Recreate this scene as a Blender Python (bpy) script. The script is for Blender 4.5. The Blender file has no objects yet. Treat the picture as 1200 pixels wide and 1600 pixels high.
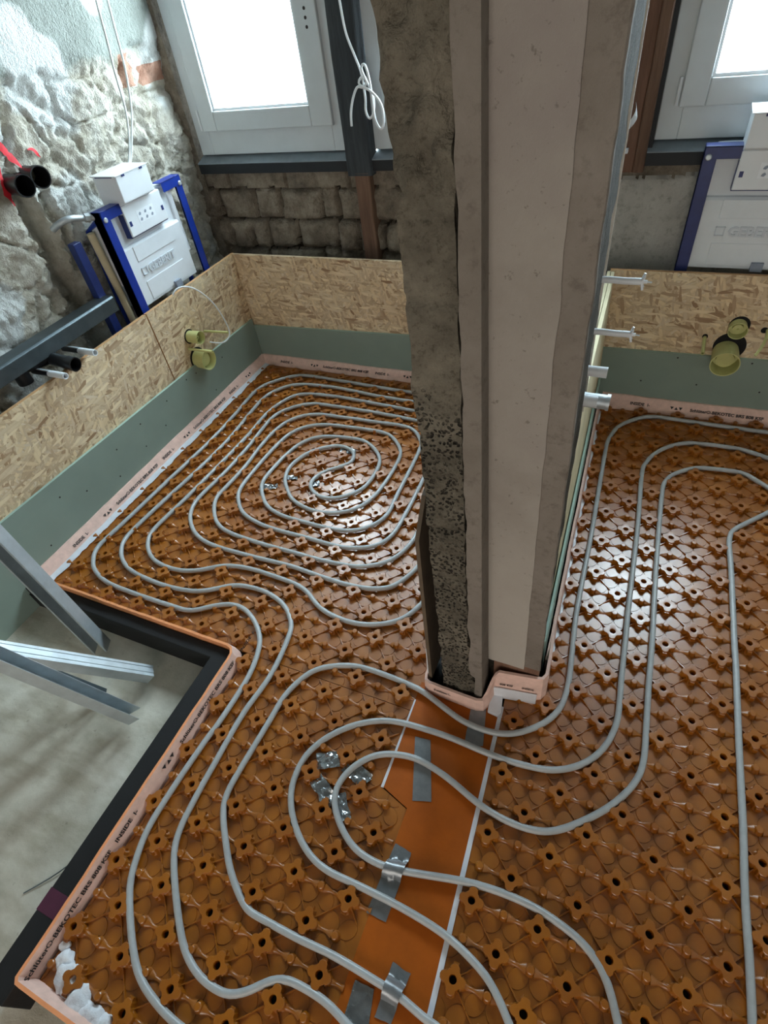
import bpy, bmesh, math, random
from mathutils import Vector, Matrix, noise
D = bpy.data; S = bpy.context.scene; COL = S.collection
random.seed(7)
PI = math.pi

# ---------------------------------------------------------------- camera
cam_d = D.cameras.new('camera'); cam = D.objects.new('camera', cam_d); COL.objects.link(cam)
cam_d.sensor_fit = 'VERTICAL'; cam_d.sensor_height = 36.0; cam_d.lens = 855.699 / 1600 * 36
cam_d.clip_start = 0.02
R3 = Matrix(((0.914841, 0.387017, -0.115257), (0.20117, -0.684273, -0.700929), (-0.350139, 0.618052, -0.703857)))          # rows: right, down, forward
cam.matrix_world = Matrix.Translation(Vector((0.87268, -0.06763, 1.56553))) @ Matrix((R3[0], -R3[1], -R3[2])).transposed().to_4x4()
S.camera = cam

# ---------------------------------------------------------------- light and exposure
S.view_settings.view_transform = 'Standard'; S.view_settings.look = 'None'
S.view_settings.gamma = 1; S.view_settings.use_curve_mapping = False
S.view_settings.exposure = 2.05
W = D.worlds.new('overcast_sky'); S.world = W; W.use_nodes = True
bg = W.node_tree.nodes['Background']; bg.inputs[1].default_value = 7.0
# overcast sky, bright on the window side (+y), dim and warmer on the far side of the house
_tc = W.node_tree.nodes.new('ShaderNodeTexCoord'); _sp = W.node_tree.nodes.new('ShaderNodeSeparateXYZ'); _mr = W.node_tree.nodes.new('ShaderNodeMapRange'); _cr = W.node_tree.nodes.new('ShaderNodeValToRGB')
W.node_tree.links.new(_tc.outputs['Generated'], _sp.inputs[0]); W.node_tree.links.new(_sp.outputs['Y'], _mr.inputs[0])
_mr.inputs[1].default_value = -1; _mr.inputs[2].default_value = 1
W.node_tree.links.new(_mr.outputs[0], _cr.inputs[0]); W.node_tree.links.new(_cr.outputs[0], bg.inputs[0])
_cr.color_ramp.elements[0].position = .35; _cr.color_ramp.elements[0].color = (.115, .105, .095, 1)
_cr.color_ramp.elements[1].position = .62; _cr.color_ramp.elements[1].color = (.72, .90, 1.0, 1)
ZC0 = -.09
def portal(x0, x1, y, z0, z1, facing):
    l = D.lights.new('daylight_portal', 'AREA'); l.shape = 'RECTANGLE'; l.size = x1 - x0; l.size_y = z1 - z0
    l.cycles.is_portal = True
    o = D.objects.new('daylight_portal', l); COL.objects.link(o)
    o.location = ((x0 + x1) / 2, y, (z0 + z1) / 2)
    o.rotation_euler = (PI / 2 if facing > 0 else -PI / 2, 0, 0)
portal(-1.27, 1.62, 2.72, 0.95, 2.3, -1)
portal(0.1, 1.7, -1.75, ZC0, 1.75, 1)

# ---------------------------------------------------------------- materials
def lin(h):
    h = h.lstrip('#'); c = [int(h[i:i + 2], 16) / 255 for i in (0, 2, 4)]
    return tuple(x / 12.92 if x <= .04045 else ((x + .055) / 1.055) ** 2.4 for x in c) + (1,)
class NT:
    def __init__(s, name):
        s.m = D.materials.new(name); s.m.use_nodes = True; s.t = s.m.node_tree; s.b = s.t.nodes['Principled BSDF']
    def n(s, typ, **kw):
        nd = s.t.nodes.new(typ)
        for k, v in kw.items():
            if k.startswith('i_'): nd.inputs[k[2:].replace('_', ' ')].default_value = v
            else: setattr(nd, k, v)
        return nd
    def l(s, a, b): s.t.links.new(a, b)
    def coords(s, scale=(1, 1, 1), rot=(0, 0, 0)):
        tc = s.n('ShaderNodeTexCoord'); mp = s.n('ShaderNodeMapping')
        mp.inputs['Scale'].default_value = scale; mp.inputs['Rotation'].default_value = rot
        s.l(tc.outputs['Object'], mp.inputs[0]); return mp.outputs[0]
    def noise(s, sc, detail=4, rough=.6, co=None, scale=(1, 1, 1)):
        nd = s.n('ShaderNodeTexNoise', i_Scale=sc, i_Detail=detail, i_Roughness=rough)
        s.l(co or s.coords(scale), nd.inputs['Vector']); return nd.outputs[0]
    def ramp(s, f, stops):
        r = s.n('ShaderNodeValToRGB'); e = r.color_ramp.elements
        while len(e) < len(stops): e.new(.5)
        for el, (p, c) in zip(e, stops): el.position = p; el.color = lin(c) if isinstance(c, str) else c
        s.l(f, r.inputs[0]); return r.outputs[0]
    def mix(s, f, a, b, mode='MIX'):
        m = s.n('ShaderNodeMix', data_type='RGBA', blend_type=mode)
        for v, i in ((f, 0), (a, 6), (b, 7)):
            if hasattr(v, 'links'): s.l(v, m.inputs[i])
            else: m.inputs[i].default_value = v
        return m.outputs[2]
    def bump(s, f, strength=.3, dist=.01):
        b = s.n('ShaderNodeBump', i_Strength=strength, i_Distance=dist)
        s.l(f, b.inputs['Height']); s.l(b.outputs[0], s.b.inputs['Normal']); return b
    def set(s, col=None, rough=.5, metal=0, **kw):
        if col is not None:
            if hasattr(col, 'links'): s.l(col, s.b.inputs['Base Color'])
            else: s.b.inputs['Base Color'].default_value = lin(col) if isinstance(col, str) else col
        if hasattr(rough, 'links'): s.l(rough, s.b.inputs['Roughness'])
        else: s.b.inputs['Roughness'].default_value = rough
        s.b.inputs['Metallic'].default_value = metal
        for k, v in kw.items(): s.b.inputs[k.replace('_', ' ')].default_value = v
        return s.m
def simple(name, c1, rough=.5, metal=0, var=.12, sc=30, bump=0, bsc=200, **kw):
    t = NT(name); c = lin(c1); a = tuple(x * (1 - var) for x in c[:3]) + (1,); b = tuple(min(1, x * (1 + var)) for x in c[:3]) + (1,)
    f = t.noise(sc); col = t.ramp(f, [(.3, a), (.7, b)])
    if bump: t.bump(t.noise(bsc, 3), bump, .002)
    return t.set(col, rough, metal, **kw)
M = {}
def stud_mat():
    t = NT('orange_plastic'); f = t.noise(9, 5)
    col = t.ramp(f, [(.3, '#8E4E0A'), (.7, '#A46214')])
    t.bump(t.noise(60, 3), .05, .002)
    r = t.n('ShaderNodeMapRange'); t.l(t.noise(25, 4), r.inputs[0]); r.inputs[3].default_value = .24; r.inputs[4].default_value = .36
    return t.set(col, r.outputs[0], Specular_IOR_Level=1.0)
M['orange'] = stud_mat()
M['orange_flat'] = simple('smooth_orange_sheet', '#A4520A', .55, var=.12, sc=14, bump=.12, bsc=120, Specular_IOR_Level=.25)
M['pipe'] = simple('grey_pipe_plastic', '#A9ADAE', .33, var=.06, sc=60, bump=.05)
M['silver'] = simple('duct_tape_silver', '#878B8E', .33, .5, var=.12, sc=60, bump=.4, bsc=45)
M['foil'] = simple('crumpled_tape', '#9EA3A6', .16, .8, var=.2, sc=50, bump=1, bsc=60)
M['pink'] = simple('pink_foam', '#E2BEB0', .8, var=.10, sc=40, bump=.25, bsc=90)
M['foamtop'] = simple('orange_lit_foam_edge', '#E89A68', .8, var=.08, sc=40)  # orange of light through the translucent foam, put into the colour
M['film'] = simple('white_film', '#D9DCE2', .35, var=.08, sc=20, bump=.4, bsc=40)
M['ink'] = simple('black_ink', '#241F1F', .6)
M['black'] = simple('black_foam', '#0F1012', .75, var=.3, sc=20, bump=.2, bsc=150)
M['magenta'] = simple('magenta_print', '#4A1B33', .7)
M['blackp'] = simple('black_plastic', '#131417', .35, var=.2)
M['hole'] = simple('hole_shade', '#060606', .8)  # black stands in for the shade inside holes and cut-outs
M['galv'] = simple('galvanised_steel', '#BCC4C8', .48, .6, var=.12, sc=18, bump=.08, bsc=60)
M['steel'] = simple('dark_grey_steel', '#5A6468', .38, .75, var=.15, sc=14)
M['blue'] = simple('blue_powder_coat', '#10308C', .38, var=.1, sc=25)
M['navy'] = simple('dark_blue_powder_coat', '#1B2C66', .42, var=.15, sc=25)  # darker, greyer blue for the right frame and small fittings
M['white'] = simple('white_plastic', '#DFE4E8', .4, var=.03, sc=12)
M['whitemat'] = simple('white_polystyrene', '#DDE3E8', .6, var=.03, sc=20, bump=.06, bsc=250)
M['emboss'] = simple('embossed_polystyrene', '#CCD3DB', .6, var=.03)  # body's white greyed, shade of the raised letters put into the colour
M['plaingrey'] = simple('grey_marks', '#8A94A4', .6)  # own grey of the label drawings and the outlet clip
M['label'] = simple('paper_label', '#E8EDF2', .6, var=.04, sc=80)
M['olive'] = simple('yellow_green_plastic', '#C2C284', .42, var=.06, sc=30)
M['upvc'] = simple('white_window_frame', '#C6CDD0', .42, var=.04, sc=8)
M['cable'] = simple('white_cable', '#E4E8EA', .4, var=.03)
M['gcable'] = simple('grey_white_cable', '#C9CDCB', .45, var=.03)
M['sillgrey'] = simple('grey_sealing_tape', '#7C868D', .55, var=.12, sc=18)
M['silldark'] = simple('black_sealing_sheet', '#15191E', .6, var=.3, sc=12)
M['whitewash'] = simple('white_caulk', '#D6D0C4', .7, var=.08, sc=50, bump=.3)
M['wool'] = simple('white_wool', '#E6E9EE', .95, var=.08, sc=60, bump=1, bsc=120)
M['ply'] = simple('plywood', '#5E5040', .75, var=.2, sc=20)
M['redpaint'] = simple('red_spray_paint', '#D2202E', .7, var=.2, sc=30, bump=.4, bsc=60)
M['ceil'] = simple('bare_grey_ceiling', '#5E5A53', .9, var=.08, sc=4)

def osb(name, ax):
    """long thin wood strands lying in all directions of the board's plane; ax = axis normal to the board"""
    t = NT(name); base = None
    tints = [[(0, '#C8B496'), (.35, '#E2CDA8'), (.7, '#BFA788'), (1, '#E4D6BE')], [(0, '#E8D4AE'), (.5, '#C9B294'), (.85, '#A88A6A'), (1, '#DAC8AC')],
             [(0, '#D3C0A2'), (.5, '#EEDDBB'), (.88, '#98785A'), (1, '#CAB394')], [(0, '#C2AA8A'), (.5, '#E6D1AA'), (1, '#CFBA9C')]]
    nco = t.n('ShaderNodeTexNoise', i_Scale=9.0); t.l(t.coords(), nco.inputs['Vector']); n2 = t.noise(55, 3, .6)
    for q, ang in enumerate((18, 78, -38, 118, 52, -12, 95)):
        tc = t.n('ShaderNodeTexCoord'); mp = t.n('ShaderNodeMapping', vector_type='TEXTURE'); r = [0, 0, 0]; r[ax] = math.radians(ang)
        mp.inputs['Rotation'].default_value = r; sc = [.011, .011, .058 - .004 * (q % 3)]; mp.inputs['Scale'].default_value = sc; mp.inputs['Location'].default_value = (.013 * q, .007 * q, .011 * q)
        t.l(tc.outputs['Object'], mp.inputs[0])
        add = t.n('ShaderNodeVectorMath', operation='MULTIPLY_ADD'); add.inputs[1].default_value = (2.0, 2.0, .8)
        t.l(nco.outputs[1], add.inputs[0]); t.l(mp.outputs[0], add.inputs[2])
        v = t.n('ShaderNodeTexVoronoi', i_Scale=1.0); t.l(add.outputs[0], v.inputs['Vector'])
        sep = t.n('ShaderNodeSeparateColor'); t.l(v.outputs['Color'], sep.inputs[0])
        c = t.ramp(sep.outputs[0], tints[q % 4])
        dk = t.ramp(v.outputs['Distance'], [(.45, (1, 1, 1, 1)), (.85, (.74, .68, .6, 1))]); c = t.mix(.45, c, dk, 'MULTIPLY')
        if base is None: base = c
        else:
            th = t.n('ShaderNodeMath', operation='GREATER_THAN'); th.inputs[1].default_value = .70; t.l(sep.outputs[1], th.inputs[0])
            base = t.mix(th.outputs[0], base, c)
    big = t.ramp(t.noise(3, 2), [(.35, (.86, .78, .70, 1)), (.6, (1, 1, 1, 1))])
    base = t.mix(.5, base, big, 'MULTIPLY')
    t.bump(n2, .3, .003)
    return t.set(base, .55)
M['osbx'] = osb('strand_board_side', 0); M['osb'] = osb('strand_board_far', 1)
M['osbedge'] = simple('raw_board_edge', '#B98E62', .8, var=.15, sc=60)
M['green'] = simple('green_plasterboard', '#84948A', .75, var=.05, sc=6, bump=.05)
M['greenedge'] = simple('green_plasterboard_edge', '#9FB8AC', .75, var=.06, sc=20)
M['beige'] = simple('pale_board_edge', '#D6CBA8', .75, var=.12, sc=9)

def masonry(name, stops, sc=7, bump=.8, rough=.95, extra=None, bd=.02, mul=.65):
    t = NT(name); co = t.coords()
    w = t.noise(sc, 8, .68, co)
    col = t.ramp(w, stops)
    f2 = t.ramp(t.noise(38, 5, .7, co), [(.28, (.45, .43, .4, 1)), (.48, (1, 1, 1, 1))])
    col = t.mix(mul, col, f2, 'MULTIPLY')
    if extra: col = extra(t, col)
    mx = t.n('ShaderNodeMath', operation='ADD'); t.l(t.noise(22, 6, .7, co), mx.inputs[0]); t.l(t.noise(80, 4, .7, co), mx.inputs[1])
    t.bump(mx.outputs[0], bump, bd)
    return t.set(col, rough, Specular_IOR_Level=.25)
def zmask(t, axis, lo, hi, amp=.1, sc=5):
    tc = t.n('ShaderNodeTexCoord'); sp = t.n('ShaderNodeSeparateXYZ'); t.l(tc.outputs['Object'], sp.inputs[0])
    ma = t.n('ShaderNodeMath', operation='MULTIPLY_ADD'); t.l(t.noise(sc, 5), ma.inputs[0]); ma.inputs[1].default_value = amp; t.l(sp.outputs[axis], ma.inputs[2])
    r = t.n('ShaderNodeMapRange'); t.l(ma.outputs[0], r.inputs[0]); r.inputs[1].default_value = lo + amp / 2; r.inputs[2].default_value = hi + amp / 2
    return r.outputs[0]
def left_extra(t, col):
    m = zmask(t, 'Z', 1.40, 1.44, .12, 6)
    pl = t.ramp(t.noise(5, 5), [(.3, '#8A8F87'), (.7, '#A2A7A0')])
    col = t.mix(m, col, pl)
    v = t.n('ShaderNodeTexNoise', i_Scale=3.2, i_Detail=2.0); t.l(t.coords(), v.inputs['Vector'])
    wm = t.ramp(v.outputs[0], [(.53, (0, 0, 0, 1)), (.58, (1, 1, 1, 1))])
    col = t.mix(wm, col, lin('#D6D8D4'))
    return col
M['wall_l'] = masonry('rough_stone_and_render', [(.28, '#9C9484'), (.42, '#BDB6A6'), (.56, '#D2CDC0'), (.72, '#E0DDD4')], 9, .8, extra=left_extra, bd=.022, mul=.42)
M['brick'] = masonry('old_red_brick', [(.3, '#A87C68'), (.7, '#B99582')], 14, .5)
M['stone'] = masonry('grey_brown_stone', [(.28, '#544C42'), (.5, '#8A7F70'), (.72, '#ADA392')], 9, .7)
M['joint'] = masonry('dark_mortar', [(.3, '#2E2A24'), (.7, '#5A5246')], 12, .8)
M['render'] = masonry('grey_cement_render', [(.3, '#A5A199'), (.5, '#BDB9B1'), (.7, '#CCC9C1')], 5, .3)
M['pumice'] = masonry('porous_grey_block', [(.3, '#4C4A43'), (.5, '#75726A'), (.7, '#8B887F')], 16, 1.0, bd=.03)
def pumice_holes():
    t = NT('porous_lava_block'); co = t.coords()
    col = t.ramp(t.noise(10, 6, .7, co), [(.3, '#49443B'), (.7, '#7B7467')])
    nn = t.n('ShaderNodeTexNoise', i_Scale=60.0, i_Detail=3.0); t.l(co, nn.inputs['Vector'])
    ad0 = t.n('ShaderNodeVectorMath', operation='MULTIPLY_ADD'); ad0.inputs[1].default_value = (.012, .012, .012); t.l(nn.outputs[1], ad0.inputs[0]); t.l(co, ad0.inputs[2])
    v = t.n('ShaderNodeTexVoronoi', i_Scale=120.0, i_Randomness=1.0); t.l(ad0.outputs[0], v.inputs['Vector'])
    m = t.ramp(v.outputs['Distance'], [(.24, (0, 0, 0, 1)), (.44, (1, 1, 1, 1))])
    zz = t.ramp(t.noise(14, 4), [(.36, (0, 0, 0, 1)), (.50, (1, 1, 1, 1))])
    zm = zmask(t, 'Z', 1.17, 1.10, .08, 5)
    mz = t.n('ShaderNodeMath', operation='MULTIPLY'); t.l(zz, mz.inputs[0]); t.l(zm, mz.inputs[1])
    inv = t.mix(mz.outputs[0], (1, 1, 1, 1), m)
    col = t.mix(inv, lin('#2E2B26'), col)
    sp2 = t.ramp(t.noise(75, 4, .8), [(.34, (.45, .43, .4, 1)), (.46, (1, 1, 1, 1))]); col = t.mix(.7, col, sp2, 'MULTIPLY')
    ad = t.n('ShaderNodeMath', operation='MULTIPLY_ADD'); t.l(inv, ad.inputs[0]); ad.inputs[1].default_value = 1.2; t.l(t.noise(60, 5), ad.inputs[2])
    t.bump(ad.outputs[0], .9, .012); return t.set(col, .95, Specular_IOR_Level=.2)
M['block'] = pumice_holes()
M['mortar'] = masonry('smooth_grey_mortar', [(.3, '#6F675E'), (.7, '#867E76')], 5, .2)
def plaster():
    t = NT('old_pale_plaster'); co = t.coords()
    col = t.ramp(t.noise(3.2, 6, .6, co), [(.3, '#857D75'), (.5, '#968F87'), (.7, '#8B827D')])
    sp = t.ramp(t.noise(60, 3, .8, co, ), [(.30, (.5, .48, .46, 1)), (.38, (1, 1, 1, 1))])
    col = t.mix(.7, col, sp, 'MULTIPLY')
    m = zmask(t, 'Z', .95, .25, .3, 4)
    col = t.mix(m, col, lin('#AFA9A0'))  # paler towards the foot, painting in the stronger light down there
    t.bump(t.noise(55, 6, .75, co), .35, .006); return t.set(col, .95, Specular_IOR_Level=.2)
M['plaster'] = plaster()
def concrete():
    t = NT('dusty_concrete'); co = t.coords()
    col = t.ramp(t.noise(4, 7, .65, co), [(.3, '#A9A697'), (.5, '#C6C2B4'), (.7, '#D8D4C8')])
    sp = t.ramp(t.noise(35, 5, .7, co), [(.26, (.35, .34, .3, 1)), (.36, (1, 1, 1, 1))])
    col = t.mix(.6, col, sp, 'MULTIPLY')
    st = t.ramp(t.noise(5, 3, .6, t.coords((1, 3, 1), (0, 0, .9))), [(.36, (.62, .58, .5, 1)), (.55, (1, 1, 1, 1))])
    col = t.mix(.55, col, st, 'MULTIPLY')
    t.bump(t.noise(25, 6, .7, co), .35, .01); return t.set(col, .85)
M['concrete'] = concrete()
def timber(name, c1, c2, c3):
    t = NT(name); co = t.coords((30, 30, 2.2))
    col = t.ramp(t.noise(1, 6, .7, co), [(.3, c1), (.5, c2), (.7, c3)])
    t.bump(t.noise(2, 6, .7, co), .5, .006); return t.set(col, .85)
M['timber'] = timber('old_brown_timber', '#4A372A', '#6B5040', '#7E6350')
M['timberdark'] = timber('tarred_dark_timber', '#23272B', '#33383C', '#454A4D')
M['timberred'] = timber('reddish_timber', '#5C4233', '#745443', '#846350')
def glass():
    t = NT('window_glass'); t.t.nodes.remove(t.b)
    tr = t.n('ShaderNodeBsdfTransparent'); gl = t.n('ShaderNodeBsdfGlossy'); gl.inputs['Roughness'].default_value = .02
    mx = t.n('ShaderNodeMixShader'); mx.inputs[0].default_value = .05
    t.l(tr.outputs[0], mx.inputs[1]); t.l(gl.outputs[0], mx.inputs[2]); t.l(mx.outputs[0], t.t.nodes['Material Output'].inputs[0])
    return t.m
M['glass'] = glass()

# ---------------------------------------------------------------- mesh helpers
def tag(o, label=None, cat=None, group=None, kind=None):
    if label: o['label'] = label
    if cat: o['category'] = cat
    if group: o['group'] = group
    if kind: o['kind'] = kind
    return o
class MB:
    def __init__(s): s.v = []; s.f = []; s.mi = []; s.smooth = []
    def add(s, vs, fs, mi=0, smooth=False):
        k = len(s.v); s.v += [tuple(v) for v in vs]; s.f += [tuple(i + k for i in f) for f in fs]
        s.mi += [mi] * len(fs); s.smooth += [smooth] * len(fs); return s
    def box(s, x0, x1, y0, y1, z0, z1, mi=0):
        return s.add([(x, y, z) for x in (x0, x1) for y in (y0, y1) for z in (z0, z1)],
                     [(0, 1, 3, 2), (4, 6, 7, 5), (0, 4, 5, 1), (2, 3, 7, 6), (0, 2, 6, 4), (1, 5, 7, 3)], mi)
    def prism(s, poly, axis, a, b, mi=0):
        """polygon in the plane normal to axis, between a and b (poly given as the two remaining coordinates in x,y,z order)"""
        def P(p, t):
            q = list(p); q.insert(axis, t); return q
        n = len(poly)
        area = sum(poly[i][0] * poly[(i + 1) % n][1] - poly[(i + 1) % n][0] * poly[i][1] for i in range(n))
        if (area < 0) != (axis == 1): poly = poly[::-1]
        return s.add([P(p, a) for p in poly] + [P(p, b) for p in poly],
                     [tuple(range(n))[::-1], tuple(range(n, 2 * n))] + [(i, (i + 1) % n, n + (i + 1) % n, n + i) for i in range(n)], mi)
    def tube(s, pts, r, n=10, mi=0, caps=True, inner=None):
        pts = [Vector(p) for p in pts]; rs = r if isinstance(r, (list, tuple)) else [r] * len(pts)
        t0 = (pts[1] - pts[0]).normalized(); up = Vector((0, 0, 1)) if abs(t0.z) < .9 else Vector((1, 0, 0))
        nrm = (up - t0 * up.dot(t0)).normalized(); vs = []; fs = []
        for i, p in enumerate(pts):
            t = (pts[min(i + 1, len(pts) - 1)] - pts[max(i - 1, 0)]).normalized()
            nrm = (nrm - t * nrm.dot(t)).normalized(); bn = t.cross(nrm)
            for k in range(n):
                a = 2 * PI * k / n; vs.append(p + (nrm * math.cos(a) + bn * math.sin(a)) * rs[i])
        for i in range(len(pts) - 1):
            for k in range(n):
                fs.append((i * n + k, i * n + (k + 1) % n, (i + 1) * n + (k + 1) % n, (i + 1) * n + k))
        s.add(vs, fs, mi, True)
        if caps: 
            m = len(s.v) - len(vs)
            s.f += [tuple(m + k for k in range(n))[::-1], tuple(m + (len(pts) - 1) * n + k for k in range(n))]; s.mi += [mi, mi]; s.smooth += [False, False]
        return s
    def lathe(s, prof, origin, axis, n=24, mi=0):
        """prof: list of (radius, distance along axis)"""
        ax = Vector(axis).normalized(); up = Vector((0, 0, 1)) if abs(ax.z) < .9 else Vector((1, 0, 0))
        u = (up - ax * up.dot(ax)).normalized(); w = ax.cross(u); o = Vector(origin); vs = []; fs = []
        for r, d in prof:
            for k in range(n):
                a = 2 * PI * k / n; vs.append(o + ax * d + (u * math.cos(a) + w * math.sin(a)) * max(r, 1e-5))
        for i in range(len(prof) - 1):
            for k in range(n): fs.append((i * n + k, i * n + (k + 1) % n, (i + 1) * n + (k + 1) % n, (i + 1) * n + k))
        return s.add(vs, fs, mi, True)
def build(name, mb, mats, parent=None, bevel=0, sharp=35):
    me = D.meshes.new(name); off = Vector(parent_world(parent)) if parent else Vector((0, 0, 0))
    me.from_pydata([Vector(v) - off for v in mb.v], [], mb.f)
    for m in (mats if isinstance(mats, (list, tuple)) else [mats]): me.materials.append(M[m])
    me.polygons.foreach_set('material_index', mb.mi); me.polygons.foreach_set('use_smooth', mb.smooth)
    me.update()
    o = D.objects.new(name, me); COL.objects.link(o)
    if parent: o.parent = parent
    if any(mb.smooth):
        for p in me.polygons: p.use_smooth = True
        try: me.set_sharp_from_angle(angle=math.radians(sharp))
        except Exception: pass
    if bevel:
        b = o.modifiers.new('bevel', 'BEVEL'); b.width = bevel; b.segments = 2; b.limit_method = 'ANGLE'; b.angle_limit = math.radians(40)
    return o
def parent_world(o):
    p = Vector((0, 0, 0))
    while o: p += o.location; o = o.parent
    return p
def thing(name, loc, label, cat, group=None):
    o = D.objects.new(name, None); o.empty_display_size = .05; COL.objects.link(o); o.location = loc
    return tag(o, label, cat, group)
def copy_tree(o, parent=None):
    c = o.copy(); COL.objects.link(c); c.parent = parent
    for ch in list(o.children): copy_tree(ch, c)
    return c
def structure(name, mb, mats, **kw): return tag(build(name, mb, mats, **kw), kind='structure')
def text_mesh(body, size, bold=0):
    c = D.curves.new('lettering', 'FONT'); c.body = body; c.size = size; c.resolution_u = 2; c.offset = bold * size
    o = D.objects.new('lettering', c); COL.objects.link(o)
    me = D.meshes.new_from_object(o.evaluated_get(bpy.context.evaluated_depsgraph_get()))
    vs = [v.co.copy() for v in me.vertices]; fs = [tuple(p.vertices) for p in me.polygons]
    D.objects.remove(o); D.curves.remove(c); D.meshes.remove(me); return vs, fs
def put_text(mb, body, size, origin, right, up, sx=1.0, mi=0, depth=0, bold=.03):
    vs, fs = text_mesh(body, size, bold); r = Vector(right).normalized(); u = Vector(up).normalized(); o = Vector(origin); nn = r.cross(u)
    P = [o + r * v.x * sx + u * v.y for v in vs]
    if not depth: mb.add([p + nn * .0006 for p in P], fs, mi)
    else:
        k = len(P); cnt = {}
        for f in fs:
            for a, b in zip(f, f[1:] + f[:1]): cnt[(a, b)] = 1
        side = [(a, b, b + k, a + k) for (a, b) in cnt if (b, a) not in cnt]
        mb.add(P + [p + nn * depth for p in P], [tuple(i + k for i in f) for f in fs] + side, mi)
    return max(v.x for v in vs) * sx
def catmull(pts, step=.012, closed=False, smooth=2):
    P = [Vector(p if len(p) == 3 else (p[0], p[1], 0)) for p in pts]; out = []
    for i in range(len(P) - 1):
        p0, p1, p2, p3 = P[max(i - 1, 0)], P[i], P[i + 1], P[min(i + 2, len(P) - 1)]
        n = max(1, int((p2 - p1).length / step))
        for k in range(n):
            t = k / n; t2 = t * t; t3 = t2 * t
            out.append(.5 * ((2 * p1) + (p2 - p0) * t + (2 * p0 - 5 * p1 + 4 * p2 - p3) * t2 + (3 * p1 - p0 - 3 * p2 + p3) * t3))
    out.append(P[-1])
    for _ in range(smooth):
        out = [out[0]] + [(out[i - 1] + out[i] * 2 + out[i + 1]) / 4 for i in range(1, len(out) - 1)] + [out[-1]]
    return out
def inpoly(x, y, poly):
    c = False; j = len(poly) - 1
    for i in range(len(poly)):
        (xi, yi), (xj, yj) = poly[i], poly[j]
        if (yi > y) != (yj > y) and x < (xj - xi) * (y - yi) / (yj - yi) + xi: c = not c
        j = i
    return c
def fn(x, y, z, s=1.0): return noise.fractal(Vector((x, y, z)) * s, 1.0, 2.0, 5)

# ================================================================ STRUCTURE
ZC = -.09          # bare concrete; the stud panels lie at z = 0
XW, YW = -1.32, 2.50
mb = MB(); mb.box(-1.6, 2.5, -1.9, 2.75, ZC - .1, ZC); structure('floor', mb, 'concrete')
# raised screed base under the panels
mb = MB()
mb.prism([(-1.087, .50), (-.105, .50), (-.105, -.362), (2.1, -.362), (2.1, 2.27), (-1.087, 2.27)], 2, ZC, -.012)
structure('trim_1', mb, 'black')
mb = MB(); mb.box(-1.6, 2.5, -1.9, 2.75, 2.5, 2.6); structure('ceiling', mb, 'ceil')
mb = MB(); mb.box(2.3, 2.5, -1.9, 2.75, ZC, 2.5); structure('wall_right', mb, 'render')
mb = MB()
mb.box(-1.6, .1, -1.9, -1.75, ZC, 2.5); mb.box(1.7, 2.3, -1.9, -1.75, ZC, 2.5); mb.box(.1, 1.7, -1.9, -1.75, 1.75, 2.5)
structure('wall_front', mb, 'render')

def steps(*segs):
    out = []
    for a, b, s in segs:
        n = max(1, round((b - a) / s)); out += [a + (b - a) * i / n for i in range(n)]
    return out + [segs[-1][1]]
def wall_l_depth(y, z):
    p = Vector((0, y * 1.0, z * 1.0))
    smooth = min(1, max(0, (z + .05 * fn(0, y, 3, 4) - 1.40) / .05))
    d = noise.fractal(p * 5, .9, 2.1, 5) * .022 + abs(noise.fractal(p * 11 + Vector((3, 0, 0)), .8, 2, 4)) * .028 - .012 + .007 * noise.fractal(p * 34, .9, 2.2, 3)
    cell = noise.voronoi(Vector((4.2, y * 5.5, z * 7.0)))[0]; d -= max(0, .10 - (cell[1] - cell[0])) * .22
    d = d * (1 - smooth) + (.014 + .004 * fn(9, y, z, 6)) * smooth
    # chase cut for the waste pipes
    yc = 1.49 + .018 * fn(2, 0, z, 9)
    w = .048 + .012 * fn(5, 1, z, 14)
    if z < 1.17: d -= .085 * max(0, min(1, (w - abs(y - yc)) / .012))
    yc2 = 1.585 + .015 * fn(7, 0, z, 11)
    if .8 < z < 1.09: d -= .05 * max(0, min(1, (.035 - abs(y - yc2)) / .015))
    return d
ys = steps((-1.9, .8, .1), (.8, 2.62, .0085)); zs = steps((ZC, .5, .1), (.5, 1.72, .0085), (1.72, 2.5, .1))
mb = MB(); n = len(zs)
vs = [(XW + wall_l_depth(y, z), y, z) for y in ys for z in zs]
fs = [(i * n + j, (i + 1) * n + j, (i + 1) * n + j + 1, i * n + j + 1) for i in range(len(ys) - 1) for j in range(n - 1)]
mb.add(vs, fs, 0, True)
for i, f in enumerate(mb.f):
    y, z = mb.v[f[0]][1], mb.v[f[0]][2]
    if (2.30 < y < 2.46 and 1.30 < z < 1.37) or (2.2 < y < 2.26 and 1.31 < z < 1.42): mb.mi[i] = 1
mb.add([(XW - .12, -1.9, ZC), (XW - .12, 2.62, ZC), (XW - .12, 2.62, 2.5), (XW - .12, -1.9, 2.5)], [(0, 3, 2, 1)], 0)
structure('wall_left', mb, ['wall_l', 'brick'], sharp=70)

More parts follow.
